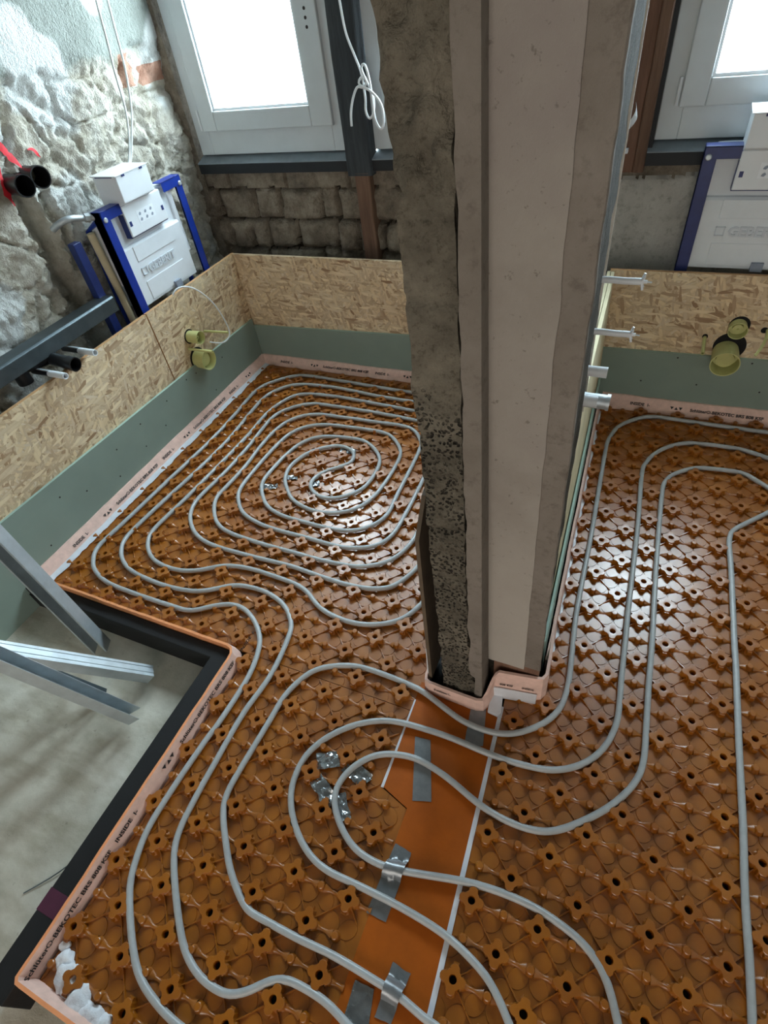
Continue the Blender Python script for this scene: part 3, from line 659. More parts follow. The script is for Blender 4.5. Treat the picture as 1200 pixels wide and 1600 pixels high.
# ================================================================ HEATING PIPES
PT = {'A': [(0.341, -0.267), (0.274, -0.266), (0.207, -0.256), (0.14, -0.235), (0.078, -0.19), (0.005, -0.117), (-0.023, -0.068), (-0.047, 0.017), (-0.047, 0.141), (-0.039, 0.281), (-0.034, 0.311), (-0.03, 0.478), (-0.048, 0.571), (-0.073, 0.623), (-0.121, 0.669), (-0.189, 0.705), (-0.255, 0.706), (-0.314, 0.677), (-0.378, 0.636), (-0.47, 0.63), (-0.643, 0.63), (-0.787, 0.638), (-0.881, 0.669), (-0.93, 0.71), (-0.964, 0.775), (-0.955, 0.925), (-0.939, 1.211), (-0.921, 1.518), (-0.926, 1.738), (-0.937, 1.945), (-0.892, 2.046), (-0.765, 2.144), (-0.549, 2.145), (-0.278, 2.131), (-0.083, 2.124)], 'C': [(0.403, 0.941), (0.361, 0.85), (0.294, 0.802), (0.215, 0.779), (0.122, 0.782), (0.051, 0.805), (-0.005, 0.841), (-0.066, 0.86), (-0.162, 0.868), (-0.284, 0.87), (-0.382, 0.851), (-0.462, 0.803), (-0.544, 0.777), (-0.652, 0.781), (-0.727, 0.815), (-0.775, 0.867), (-0.794, 0.931), (-0.779, 1.117), (-0.764, 1.372), (-0.755, 1.592), (-0.76, 1.77), (-0.729, 1.9), (-0.663, 1.978), (-0.477, 2.001), (-0.216, 1.988), (-0.011, 1.976)], 'Et': [(0.269, 1.31), (0.263, 1.161), (0.218, 1.063), (0.142, 1.014), (0.087, 0.999), (-0.035, 0.991), (-0.169, 0.993), (-0.307, 0.994), (-0.461, 1.006), (-0.541, 1.034), (-0.599, 1.089), (-0.641, 1.163), (-0.64, 1.243), (-0.634, 1.381), (-0.643, 1.525), (-0.64, 1.646), (-0.608, 1.754), (-0.511, 1.83), (-0.315, 1.844), (-0.155, 1.846), (-0.063, 1.851), (0.019, 1.836), (0.081, 1.77), (0.104, 1.687), (0.115, 1.408), (0.117, 1.274), (0.063, 1.189), (-0.025, 1.151), (-0.187, 1.149), (-0.307, 1.157), (-0.392, 1.187), (-0.461, 1.254), (-0.494, 1.314), (-0.497, 1.397), (-0.485, 1.514), (-0.457, 1.608), (-0.393, 1.672), (-0.277, 1.697), (-0.166, 1.695), (-0.081, 1.639), (-0.038, 1.575), (-0.028, 1.484), (-0.043, 1.392), (-0.098, 1.329), (-0.156, 1.302), (-0.215, 1.304), (-0.27, 1.347), (-0.278, 1.395), (-0.249, 1.454), (-0.196, 1.5), (-0.163, 1.541), (-0.173, 1.592), (-0.212, 1.626), (-0.277, 1.632), (-0.35, 1.59), (-0.399, 1.532), (-0.425, 1.438), (-0.404, 1.36), (-0.367, 1.31), (-0.303, 1.251), (-0.213, 1.221), (-0.141, 1.219), (-0.081, 1.236), (-0.018, 1.278), (0.025, 1.364), (0.04, 1.524), (0.029, 1.657), (-0.034, 1.741), (-0.111, 1.779), (-0.283, 1.777), (-0.409, 1.766), (-0.492, 1.732), (-0.551, 1.656), (-0.57, 1.544), (-0.576, 1.419), (-0.575, 1.292), (-0.563, 1.224), (-0.525, 1.168), (-0.469, 1.119), (-0.383, 1.09), (-0.288, 1.078), (-0.147, 1.076), (-0.012, 1.072), (0.049, 1.079), (0.135, 1.114), (0.18, 1.184), (0.189, 1.321), (0.185, 1.543)], 'D': [(0.023, 1.905), (-0.185, 1.917), (-0.437, 1.92), (-0.571, 1.91), (-0.662, 1.847), (-0.711, 1.748), (-0.702, 1.51), (-0.706, 1.314), (-0.721, 1.15), (-0.708, 1.076), (-0.669, 1.014), (-0.595, 0.956), (-0.495, 0.928), (-0.32, 0.925), (-0.132, 0.93), (0.002, 0.921), (0.126, 0.918), (0.226, 0.934), (0.288, 0.977), (0.334, 1.085)], 'B': [(-0.038, 2.048), (-0.244, 2.054), (-0.516, 2.078), (-0.711, 2.064), (-0.797, 2.015), (-0.851, 1.915), (-0.851, 1.767), (-0.836, 1.552), (-0.845, 1.317), (-0.875, 1.008), (-0.881, 0.852), (-0.848, 0.785), (-0.799, 0.743), (-0.715, 0.711), (-0.554, 0.698), (-0.422, 0.712), (-0.359, 0.74), (-0.282, 0.786), (-0.183, 0.797), (-0.104, 0.783), (-0.043, 0.754), (0.004, 0.705), (0.021, 0.655), (0.036, 0.518), (0.022, 0.371), (0.026, 0.215), (0.028, 0.143), (0.039, 0.038), (0.069, -0.02), (0.143, -0.099), (0.21, -0.156), (0.271, -0.181), (0.32, -0.185), (0.356, -0.181), (0.397, -0.155), (0.41, -0.14), (0.439, -0.118), (0.463, -0.109), (0.503, -0.107), (0.551, -0.108), (0.585, -0.114), (0.612, -0.123), (0.646, -0.131)], 'Cp': [(0.816, -0.059), (0.768, -0.053), (0.703, -0.04), (0.657, -0.037), (0.545, -0.033), (0.443, -0.037), (0.332, -0.037), (0.306, -0.036), (0.275, -0.02), (0.221, 0.017), (0.168, 0.071), (0.129, 0.117), (0.106, 0.172), (0.11, 0.336), (0.112, 0.398), (0.115, 0.47), (0.136, 0.535), (0.168, 0.583), (0.231, 0.619), (0.295, 0.637), (0.39, 0.638), (0.499, 0.629), (0.553, 0.612), (0.644, 0.581), (0.702, 0.575), (0.747, 0.578), (0.789, 0.591), (0.828, 0.617), (0.865, 0.652), (0.894, 0.698), (0.904, 0.742), (0.906, 0.806), (0.897, 0.921), (0.887, 1.065), (0.882, 1.389), (0.873, 1.668), (0.867, 1.876), (0.868, 1.966), (0.897, 2.077), (0.966, 2.153), (1.04, 2.185), (1.24, 2.181), (1.469, 2.178)], 'Dp': [(0.938, -0.008), (0.926, 0.007), (0.875, 0.054), (0.82, 0.079), (0.753, 0.097), (0.657, 0.106), (0.547, 0.108), (0.444, 0.108), (0.381, 0.127), (0.329, 0.162), (0.292, 0.202), (0.267, 0.253), (0.264, 0.325), (0.286, 0.381), (0.324, 0.43), (0.377, 0.474), (0.43, 0.501), (0.491, 0.516), (0.585, 0.522), (0.647, 0.522), (0.731, 0.517), (0.807, 0.517), (0.869, 0.524), (0.909, 0.532), (0.951, 0.553), (0.987, 0.582), (1.015, 0.617), (1.034, 0.657), (1.045, 0.698), (1.05, 0.748), (1.045, 0.86), (1.042, 0.994), (1.038, 1.099), (1.031, 1.473), (1.018, 1.781), (1.026, 1.854), (1.052, 1.921), (1.092, 1.975), (1.153, 2.021), (1.229, 2.037), (1.364, 2.037), (1.462, 2.004)], 'Ep': [(1.133, 0.069), (1.124, 0.091), (1.11, 0.124), (1.091, 0.157), (1.061, 0.184), (1.025, 0.201), (0.978, 0.213), (0.934, 0.22), (0.873, 0.221), (0.811, 0.216), (0.749, 0.205), (0.618, 0.174), (0.549, 0.167), (0.485, 0.179), (0.428, 0.217), (0.394, 0.258), (0.387, 0.299), (0.404, 0.35), (0.441, 0.395), (0.486, 0.421), (0.554, 0.435), (0.61, 0.429), (0.669, 0.414), (0.742, 0.388), (0.792, 0.376), (0.843, 0.371), (0.882, 0.373), (0.931, 0.385), (0.988, 0.425), (1.055, 0.491), (1.097, 0.551), (1.119, 0.601), (1.125, 0.655), (1.122, 0.755), (1.118, 0.881), (1.116, 1.02), (1.105, 1.313), (1.098, 1.675), (1.104, 1.759), (1.128, 1.81), (1.174, 1.853), (1.226, 1.88), (1.363, 1.889), (1.414, 1.857), (1.455, 1.824)], 'Er': [(1.449, 1.688), (1.407, 1.642), (1.35, 1.579), (1.33, 1.547), (1.324, 1.492), (1.33, 1.37), (1.337, 1.095), (1.341, 0.985), (1.346, 0.746), (1.352, 0.548), (1.353, 0.412), (1.359, 0.295), (1.362, 0.191), (1.363, 0.151)]}
PZ, PR = .0150, .0086
def pipe(pts, label, group='grey heating pipes'):
    P = catmull([(x, y, PZ) for x, y in pts], .012, smooth=3)
    # the pipe is lifted a little where it crosses the smooth sheet's seams
    m = MB(); m.tube(P, PR, 10); o = build('heating_pipe', m, 'pipe', sharp=80)
    return tag(o, label, 'pipe', group)
PT['A'] = [(.85, -.335), (.60, -.31), (.45, -.275)] + PT['A']; PT['B'] = PT['B'] + [(.80, -.21), (.95, -.30)]
for k_, e_ in (('Cp', [(1.10, -.32), (.98, -.20), (.90, -.12)]), ('Dp', [(1.25, -.32), (1.12, -.18), (1.02, -.08)]), ('Ep', [(1.33, -.32), (1.27, -.16), (1.20, -.03)])): PT[k_] = e_ + PT[k_]
PT['Er'] = PT['Er'] + [(1.375, 0), (1.385, -.32)]
sp = (PT['A'] + [(.12, 2.118), (.27, 2.10), (.37, 2.0), (.398, 1.8), (.402, 1.3), (.408, 1.05)] + PT['C'] +
      [(.10, 1.975), (.20, 1.90), (.238, 1.75), (.25, 1.55)] + PT['Et'] + [(.170, 1.70), (.13, 1.84), (.06, 1.91)] + PT['D'] +
      [(.345, 1.2), (.34, 1.6), (.325, 1.85), (.24, 2.0), (.10, 2.04)] + PT['B'])
pipe(sp, 'grey pipe wound into the big spiral at left, tails running to the lower left')
pipe(PT['Cp'] + [(1.75, 2.19), (1.85, 2.10), (1.87, 1.8), (1.87, -.32)], 'grey pipe making the largest bow below the pillar and the outermost loop at right')
pipe(PT['Dp'] + [(1.60, 1.95), (1.66, 1.80), (1.68, 1.4), (1.70, -.32)], 'grey pipe making the middle bow across the orange sheet and the second loop at right')
pipe(PT['Ep'] + [(1.475, 1.80), (1.48, 1.74)] + PT['Er'], 'grey pipe making the smallest, innermost bow and returning down the right edge')

# ================================================================ EDGE STRIPS
LETTER = 'Schlüter®-BEKOTEC BRS 808 KSF'
def strip(path, label, h0, h1, texts, slope=.0, film=.0, film_z=-.0, top=0, hf=None):
    """path: list of (x, y); the heated floor lies to the right of the walking direction; the inner face leans out by slope"""
    P = [Vector((x, y, 0)) for x, y in path]; m = MB(); n = len(P); nr = []
    for i in range(n):
        d = (P[min(i + 1, n - 1)] - P[max(i - 1, 0)]).normalized(); nr.append(Vector((d.y, -d.x, 0)))
    T = .008; vs = []; b0 = .003
    for i in range(n):
        w = .0015 * fn(P[i].x, P[i].y, 0, 9); hh = (hf(P[i].x, P[i].y) if hf else h1) + .004 * fn(P[i].x, P[i].y, 4, 5)
        a = P[i] + nr[i] * w; b = P[i] + nr[i] * (T + w); c = P[i] + nr[i] * (T + slope + w + .0025 * fn(P[i].x, P[i].y, 8, 12)); d = (b * .45 + c * .55)
        vs += [(a.x, a.y, h0), (a.x, a.y, hh), (b.x, b.y, hh), (d.x, d.y, b0 + (hh - b0) * .40), (c.x, c.y, b0), (c.x, c.y, min(h0, b0 - .002))]
    m.add(vs, [(i * 6 + k, i * 6 + k + 1, (i + 1) * 6 + k + 1, (i + 1) * 6 + k) for i in range(n - 1) for k in range(5)], 0)
    for q in range(len(m.f)):
        if q % 5 in (0, 1): m.mi[q] = top
    m.add(vs[:6], [(5, 4, 3, 2, 1, 0)], 0); m.add(vs[-6:], [(0, 1, 2, 3, 4, 5)], 0)
    o = build('foam_edge_strip', m, ['pink', 'foamtop']); tag(o, label, 'edge strip', 'pink foam edge strips')
    if film:
        m2 = MB(); vv = []
        for i in range(n):
            c = P[i] + nr[i] * (T + slope - .006); e = P[i] + nr[i] * (T + slope + film + .010 * fn(P[i].x, P[i].y, 7, 24)); md = (c + e) / 2
            vv += [(c.x, c.y, .0085), (md.x, md.y, .0050 + .002 * abs(fn(P[i].x, P[i].y, 3, 20))), (e.x, e.y, .0036 + .002 * abs(fn(P[i].x, P[i].y, 1, 30)))]
        m2.add(vv, [(i * 3 + k, (i + 1) * 3 + k, (i + 1) * 3 + k + 1, i * 3 + k + 1) for i in range(n - 1) for k in (0, 1)])
        build('plastic_film', m2, 'film', o)
    if texts:
        for (x, y), (rx, ry), z, kind in texts:          # x, y on the top inner edge; z measured down the leaning face
            R = Vector((rx, ry, 0)).normalized(); N = Vector((R.y, -R.x, 0)); U = (Vector((0, 0, h1 - b0)) - N * slope).normalized(); ln = math.hypot(h1 - b0, slope)
            O = Vector((x, y, 0)) + N * (T + slope + .0022) + Vector((0, 0, b0)) + U * z; O += U.cross(R) * 0
            S_ = .0175; w = 0
            if 't' in kind:
                for q, up in enumerate((0, 1, 0)):
                    px = q * .0175; mt = MB()
                    vs = [O + R * c[0] + U * c[1] for c in ((px, 0 if up else .0125), (px + .015, 0 if up else .0125), (px + .0075, .0125 if up else 0))]
                    mt.add(vs, [(0, 1, 2)] if up else [(0, 2, 1)]); build('arrow_mark', mt, 'ink', o)
                w = .080
            def run(body, size, org, up, sx):
                mt = MB(); put_text(mt, body, size, org, R, up, sx); build('printed_lettering', mt, 'ink', o)
            if 's' in kind: run(LETTER, S_, O + R * w, U, 1.12)
            if 'i' in kind: run('INSIDE  I-', S_, O + R * (.40 if 's' in kind else 0), U, 1.15)
            if 'k' in kind:
                run('808 KSF', S_ * .75, O + N * .0015, (0, 0, 1), .85); run('INSIDE', S_ * .75, O + N * .0015 + R * .062, (0, 0, 1), .85)
            if 'b' in kind: run('Schlüter®-BEKOTEC', S_ * .75, O, U, 1.0)
    return o
def line(a, b, st=.02):
    n = max(2, int(math.hypot(b[0] - a[0], b[1] - a[1]) / st)); return [(a[0] + (b[0] - a[0]) * i / n, a[1] + (b[1] - a[1]) * i / n) for i in range(n + 1)]
XL = -1.0885
strip(line((XL, .556), (XL, 2.266)), 'pink foam edge strip with black lettering along the left green board', -.03, .044,
      [((XL, .915 + k * .565), (0, 1), .020, 'tsi') for k in range(2)] + [((XL, 2.045), (0, 1), .020, 't'), ((XL, .735), (0, 1), .020, 'i')], slope=.034, film=.024)
strip(line((XL + .01, 2.2748), (.53, 2.2748)), 'pink foam edge strip with lettering along the far wall, left of the pillar', -.03, .042,
      [((-.752, 2.2748), (1, 0), .022, 'tsi'), ((-.19, 2.2748), (1, 0), .022, 't'), ((-.95, 2.2748), (1, 0), .022, 'i')], slope=.040)
strip(line((.80, 2.2748), (2.1, 2.2748)), 'pink foam edge strip with lettering along the far wall, right of the pillar', -.03, .056,
      [((.925, 2.2748), (1, 0), .026, 'i'), ((1.09, 2.2748), (1, 0), .026, 'tsi')], slope=.036)
strip(line((.8305, .83), (.7875, 2.268))[::-1][::-1], 'plain pink foam edge strip at the foot of the low partition, right of the pillar', -.03, .046, [], slope=.006, film=.008)
# black border with its foam strip round the floor opening; the heated floor lies to the right of the walking direction
front = line((2.09, -.356), (-.09, -.356))
up_ = [(-.105, -.355), (-.1145, -.345)] + line((-.1145, -.335), (-.1145, .505)) + [(-.117, .525), (-.128, .540)]
left_ = line((-.145, .545), (-1.078, .550))
strip(front + up_ + left_, 'pink and orange foam edge strip round the corner of the open floor, lower left', -.06, .050,
      [((-.1145, .150), (0, 1), .022, 'tsi'), ((-.1145, -.345), (0, 1), .022, 's'), ((-.1145, -.045), (0, 1), .022, 'i')], slope=.014, top=1)
m = MB(); m.prism([(-1.083, .503), (-.188, .498), (-.188, -.40), (-.117, -.40), (-.117, .538), (-.135, .543), (-1.083, .549)], 2, ZC, .026)
bb = build('black_foam_border', m, 'black', bevel=.003); tag(bb, 'thick black foam border along the outside of the floor edge, lower left', 'foam border')
m = MB(); m.box(-.1885, -.1165, -.235, -.185, .0262, .0266); build('magenta_mark', m, 'magenta', bb)
foot = [(.834, .865), (.8395, .80), (.841, .735), (.834, .722)] + line((.82, .718), (.72, .705), .01) + [(.710, .702), (.703, .695), (.699, .68), (.695, .658), (.688, .643), (.674, .638)] + line((.66, .6385), (.53, .645), .01) + [(.519, .650), (.516, .662), (.516, .74)]
strip(foot[::-1], 'pink foam strip with black lettering wrapped around the foot of the pillar', .0, .056,
      [((.724, .7040), (1, .13), .070, 'k'), ((.545, .6445), (1, 0), .030, 'b')], slope=.004, hf=lambda x, y: .060 + .075 * max(0, min(1, (x - .69) / .025)))
m = MB(); m.prism([(.704, .684), (.738, .690), (.746, .640), (.738, .628), (.708, .632)], 2, .004, .016); m.prism([(.705, .6905), (.83, .7065), (.83, .703), (.705, .684)], 2, .003, .06)
tag(build('folded_flashing', m, 'film', bevel=.004), 'crumpled grey-white tape folded at the foot of the pillar', 'tape')

# ================================================================ DUCT TAPE
def tape(corners, label, z=.0036, group='silver tape patches on the orange sheet', mat='silver', cat='tape', bumps=.0):
    (a, b, c, d) = [Vector((p[0], p[1], 0)) for p in corners]; m = MB(); n1, n2 = 10, 22; vs = []
    for lay in (0, 1):
        for i in range(n2 + 1):
            for j in range(n1 + 1):
                u, v = j / n1, i / n2; p = (a * (1 - u) + b * u) * (1 - v) + (d * (1 - u) + c * u) * v
                jag = .0016 * fn(p.x, p.y, 2, 60) if i in (0, n2) else 0
                vs.append((p.x + jag, p.y + jag, z + over_pipe(p.x, p.y) + (.0005 if lay else 0) + bumps * abs(fn(p.x, p.y, 1, 40))))
    k = n1 + 1; K = len(vs) // 2; fs = []
    for i in range(n2):
        for j in range(n1):
            q = (i * k + j, i * k + j + 1, (i + 1) * k + j + 1, (i + 1) * k + j); fs += [q[::-1], tuple(z_ + K for z_ in q)]
    m.add(vs, fs, 0, True); o = build('duct_tape', m, mat, sharp=60); return tag(o, label, cat, group)
HUMP = []
def over_pipe(x, y):
    best = 9
    for q in HUMP:
        d = math.hypot(q[0] - x, q[1] - y)
        if d < best: best = d
    if best > .019: return 0
    return .0225 * math.sqrt(max(0, 1 - (best / .0192) ** 2)) ** .8
tape([(.658, .640), (.700, .652), (.722, .535), (.672, .520)], 'dark silver tape patch below the foot of the pillar, under the largest bow of pipe')
tape([(.535, .495), (.580, .500), (.636, .349), (.588, .334)], 'long silver tape patch under the smallest and middle bows of pipe')
HUMP = [q for q in catmull([(x, y, 0) for x, y in PT['Ep']], .004)]
tape([(.583, .225), (.629, .222), (.623, .068), (.573, .068)], 'long silver tape stuck over the smallest bow of pipe where it meets the orange sheet')
HUMP = [q for q in catmull([(x, y, 0) for x, y in PT['Cp']], .004)]
tape([(.665, .008), (.709, .004), (.700, -.088), (.664, -.090)], 'silver tape wrapped over the pipe at the bottom of the orange sheet', bumps=.002)
HUMP = []
tape([(.600, -.052), (.645, -.050), (.660, -.118), (.604, -.135)], 'crumpled silver tape at the bottom edge, left of the taped-over pipe', bumps=.004, mat='foil')

def crumple(cx, cy, pieces):
    for dx, dy, w, h, a, zz, label in pieces:
        m = MB(); n = 14; vs = []; ca, sa = math.cos(a), math.sin(a)
        for lay in (0, 1):
            for i in range(n + 1):
                for j in range(n + 1):
                    u, v = (j / n - .5) * w, (i / n - .5) * h
                    x, y = cx + dx + u * ca - v * sa, cy + dy + u * sa + v * ca
                    vs.append((x + .005 * fn(x, y, 1, 40), y + .005 * fn(x, y, 5, 40), zz + .012 * abs(fn(x, y, 3, 26)) + .0005 * lay))
        k = n + 1; K = len(vs) // 2; fs = []
        for i in range(n):
            for j in range(n):
                q = (i * k + j, i * k + j + 1, (i + 1) * k + j + 1, (i + 1) * k + j); fs += [q[::-1], tuple(z_ + K for z_ in q)]
        m.add(vs, fs, 0, True)
        tag(build('crumpled_tape', m, 'foil', sharp=40), label, 'tape', 'crumpled tape pieces between the studs')
W_ = 'crumpled silver tape inside the middle bow of pipe, '
crumple(.375, .31, [(-.040, .040, .075, .045, .5, .005, W_ + 'upper left of the four'), (.045, .035, .080, .045, -.3, .004, W_ + 'upper right of the four'),
                    (-.020, -.040, .085, .040, -.5, .006, W_ + 'lower left of the four'), (.045, -.060, .070, .035, -.9, .005, W_ + 'lower right of the four')])
crumple(-.42, 1.335, [(-.03, -.03, .06, .03, .4, .004, 'crumpled silver tape at the outer left side of the spiral centre'), (.03, .05, .06, .03, .2, .004, 'crumpled silver tape just left of the innermost pipe turns')])
crumple(-.26, 1.39, [(-.01, -.02, .06, .035, .5, .004, 'crumpled silver tape inside the innermost turn of the spiral')])
crumple(-.22, 1.62, [(0, 0, .08, .035, .1, .004, 'small silver tape at the far side of the spiral centre')])

# white insulation wool in the corner
m = MB(); r = random.Random(3)
for cx, cy, s in ((-.055, -.285, .022), (-.028, -.305, .028), (.0, -.318, .020), (.03, -.325, .03), (.062, -.335, .022), (-.075, -.262, .014), (.09, -.335, .025), (.12, -.335, .025)):
    b = bmesh.new(); bmesh.ops.create_icosphere(b, subdivisions=3, radius=s)
    for v in b.verts:
        q = v.co * (1 + .35 * noise.fractal(v.co * 60 + Vector((cx * 50, 0, 0)), 1, 2, 3)); v.co = Vector((q.x + cx, q.y + cy, max(-.02, q.z * .6) + .004))
    b.verts.index_update(); m.add([v.co.copy() for v in b.verts], [tuple(v.index for v in f.verts) for f in b.faces], 0, True); b.free()
tag(build('insulation_wool', m, 'wool', sharp=90), 'white fluffy insulation wool stuffed along the floor edge in the lower left corner', 'insulation', kind='stuff')

# ================================================================ CISTERN FRAMES
def cistern(label, cat='toilet cistern'):
    t = thing('toilet_cistern_frame', (0, 0, ZC), label, cat, 'toilet cisterns in blue frames')
    Z = -ZC                                              # local heights given from the panel level
    def B(name, f, mats, parent=t, **k):
        m = MB(); f(m); m.v = [(x, y, z) for x, y, z in m.v]; return build(name, m, mats, parent, **k)
    z0 = ZC
    mt = BL
    for s, nm in ((-1, 'left'), (1, 'right')):
        def f(m):
            x0, x1 = (-.255, -.212) if s < 0 else (.212, .252)
            m.prism([(x0, 0), (x1, 0), (x1, .004), (x0 + .004 if s < 0 else x1 - .004, .004), (x0 + .004 if s < 0 else x1 - .004, .045), (x0 if s < 0 else x1, .045)] if s < 0 else
                    [(x0, 0), (x1, 0), (x1, .045), (x1 - .004, .045), (x1 - .004, .004), (x0, .004)], 2, z0, 1.005)
            m.box(min(x0, x1) + (0 if s < 0 else .036), min(x0, x1) + (.004 if s < 0 else .04), 0, .045, z0, 1.005)
        up = B('upright', f, mt, bevel=.0015)
        m = MB(); cx = -.238 if s < 0 else .238
        m.lathe([(.0001, -.006), (.007, -.006), (.010, -.003), (.0105, 0), (.0001, 0)], (cx, 0, .972), (0, 1, 0), 16); build('bolt', m, 'galv', up)
        def g(m):
            a, b = (-.252, -.135) if s < 0 else (.125, .250)
            m.box(a, b, -.002, .002, .966, 1.004); m.box(a, b, -.002, .05, 1.0, 1.004)
        B('top_bracket', g, mt, bevel=.001)
        def h(m): m.tube([((-.24 if s < 0 else .24), .04, .97), ((-.24 if s < 0 else .24), .12, .93), ((-.24 if s < 0 else .24), .145, .2)], .012, 8)
        B('rear_leg', h, mt)
    cx = -.024
    def body(m):
        m.prism([(.012, .600), (.012, .835), (.020, .845), (.030, .845), (.030, .990), (.13, .990), (.13, .600)], 0, cx - .190, cx + .192)
        m.box(cx - .214, cx - .19, .020, .10, .70, .97); m.box(cx + .19, cx + .214, .020, .10, .70, .97)
    bd = B('cistern_body', body, 'whitemat', bevel=.004)
    def pan(m):
        for za, zb in ((.776, .838), (.612, .692)):
            m.box(cx - .13, cx + .13, .0095, .013, za, zb)
    B('raised_panel', pan, 'whitemat', bd, bevel=.002)
    m = MB(); put_text(m, 'GEBERIT', .046, (cx - .088, .0125, .717), (1, 0, 0), (0, 0, 1), 1.03, depth=.005)
    for q in ((-.130, .717, -.098, .7205), (-.130, .7455, -.098, .749), (-.130, .717, -.1265, .749), (-.1015, .717, -.098, .749)): m.box(cx + q[0], cx + q[2], .0085, .013, q[1], q[3])
    build('embossed_lettering', m, 'emboss', bd)
    pl = B('service_plate', lambda m: m.box(cx - .118, cx + .118, -.006, .03, .872, .990), 'white', bevel=.003)
    B('plate_gasket', lambda m: (m.box(cx - .119, cx + .119, .001, .030, .868, .872), m.box(cx - .1195, cx - .1175, .001, .03, .872, .96)), 'navy', pl)
    for xa in (-.108, .096): B('plate_clip', lambda m: m.box(cx + xa, cx + xa + .012, -.0075, -.006, .912, .930), 'navy', pl)
    B('instruction_label', lambda m: m.box(cx - .052, cx + .052, -.0068, -.006, .908, .955), 'label', pl)
    def ic(m):
        for i in range(3):
            for j in range(2):
                x, z = cx - .036 + i * .034, .919 + j * .021
                m.prism([(x - .007, z - .004), (x + .002, z - .006), (x + .008, z + .001), (x + .003, z + .007), (x - .004, z + .003)], 1, -.0074, -.0068)
    B('label_drawings', ic, 'plaingrey', pl)
    bx = B('inspection_box', lambda m: (m.prism([(-.036, 1.002), (-.040, 1.098), (.085, 1.098), (.085, .992), (-.004, .990)], 0, cx - .118, cx + .066)), 'white', bevel=.003)
    B('box_lid', lambda m: m.prism([(-.044, 1.098), (-.044, 1.101), (.09, 1.103), (.09, 1.099)], 0, cx - .124, cx + .070), 'white', bx, bevel=.001)
    for xa, xb, ya, yb, zz in ((-.085, -.070, -.0425, -.038, 1.090), (.02, .035, -.0425, -.038, 1.090), (-.1195, -.117, -.02, .07, 1.094)): B('lid_clip', lambda m: m.box(cx + xa, cx + xb, ya, yb, zz, 1.098), 'navy', bx)
    B('outlet_clip', lambda m: m.box(cx + .02, cx + .06, -.004, .012, .598, .628), 'plaingrey', bd)
    return t
BL = 'blue'
c1 = cistern('white toilet cistern in bright blue frame at left, topped by a white box')
c1.location = (-1.140, 1.884, ZC); c1.rotation_euler = (0, 0, PI / 2)
BL = 'navy'
c2 = cistern('white toilet cistern in dark blue frame at right, below the right window')
c2.location = (1.226, 2.34, ZC)

# ================================================================ WALL FITTINGS (protection caps, sleeves)
def cup(name, origin, axis, r, depth, label, big=True, inner=.55, back=.012):
    m = MB(); m.lathe([(r * .88, -back), (r * .9, 0), (r, depth * .96), (r * 1.0, depth), (r * .93, depth), (r * .91, depth * .35), (r * inner, depth * .33), (r * (inner - .03), depth * .62), (r * .12, depth * .66), (r * .10, depth * .8), (.0001, depth * .8)] if not big else
                      [(r * .88, -back), (r * .9, 0), (r, depth * .96), (r * 1.02, depth), (r * .95, depth), (r * .90, depth * .30), (r * .66, depth * .28), (r * .62, depth * .62), (.0001, depth * .62)], origin, axis, 36)
    o = build(name, m, 'olive', sharp=40); return tag(o, label, 'pipe cap', 'yellow-green pipe caps')
def rod(name, a, b, r, mat, label, cat='rod sleeve', group='yellow-green rod sleeves', hollow=True):
    A, Bv = Vector(a), Vector(b); m = MB(); ax = (Bv - A); L = ax.length
    m.lathe([(r, 0), (r, L), (r * .72, L), (r * .70, L - .02), (.0001, L - .02)], a, ax, 14)
    o = build(name, m, mat, sharp=40); return tag(o, label, cat, group)
cup('drain_cap', (-1.088, 1.800, .278), (1, 0, 0), .050, .058, 'large yellow-green cap on the left wall boards, below the small cap')
cup('flush_pipe_cap', (-1.100, 1.800, .396), (1, 0, 0), .031, .068, 'small yellow-green cap on the left wall boards, above the large cap', False)
rod('rod_sleeve', (-1.1, 1.765, .349), (-.955, 1.763, .350), .0062, 'olive', 'yellow-green rod sleeve in front of the large cap at left')
rod('rod_sleeve', (-1.1, 1.905, .370), (-.958, 1.913, .372), .0062, 'olive', 'yellow-green rod sleeve right of the small cap at left')
cup('drain_cap', (1.230, 2.2755, .300), (0, -1, -.08), .052, .085, 'large yellow-green cap on the right far wall boards, half over the green board')
cup('flush_pipe_cap', (1.243, 2.30, .408), (0, -1, -.05), .034, .05, 'small yellow-green cap on the right far wall boards, above the large one', False)
rod('rod_sleeve', (1.142, 2.29, .352), (1.138, 2.165, .348), .0070, 'olive', 'yellow-green rod sleeve left of the caps on the right far wall')
m = MB(); m.tube(catmull([(1.345, 2.30, .402), (1.342, 2.25, .398), (1.33, 2.19, .385), (1.312, 2.16, .36)], .01), .0055, 8)
tag(build('bent_rod_sleeve', m, 'olive', sharp=60), 'bent pale sleeve in a slot right of the caps on the right far wall', 'rod sleeve', 'yellow-green rod sleeves')
for pts, ax in (([(-1.1008, 1.799, .281, .0535, 'round cut-out behind the large yellow-green cap at left'), (-1.1008, 1.800, .397, .0345, 'round cut-out behind the small yellow-green cap at left')], (1, 0, 0)),
                ([(1.238, 2.2872, .322, .0585, 'round cut-out behind the large yellow-green cap at right'), (1.247, 2.2872, .413, .0365, 'round cut-out behind the small yellow-green cap at right'), (1.142, 2.2872, .356, .0105, 'tiny round hole around the sleeve left of the right caps'), (1.335, 2.2872, .400, .012, 'dark slot behind the bent sleeve right of the right caps')], (0, -1, 0))):
    for x, y, z, r, lb in pts:
        m = MB(); m.lathe([(r, 0), (r, .0008), (.0001, .0009)], (x, y, z), ax, 28)  # flat black disc paints the dark inside of the cut-out
        tag(build('pipe_opening', m, 'hole'), lb, 'hole', 'dark cut-outs in the boards')
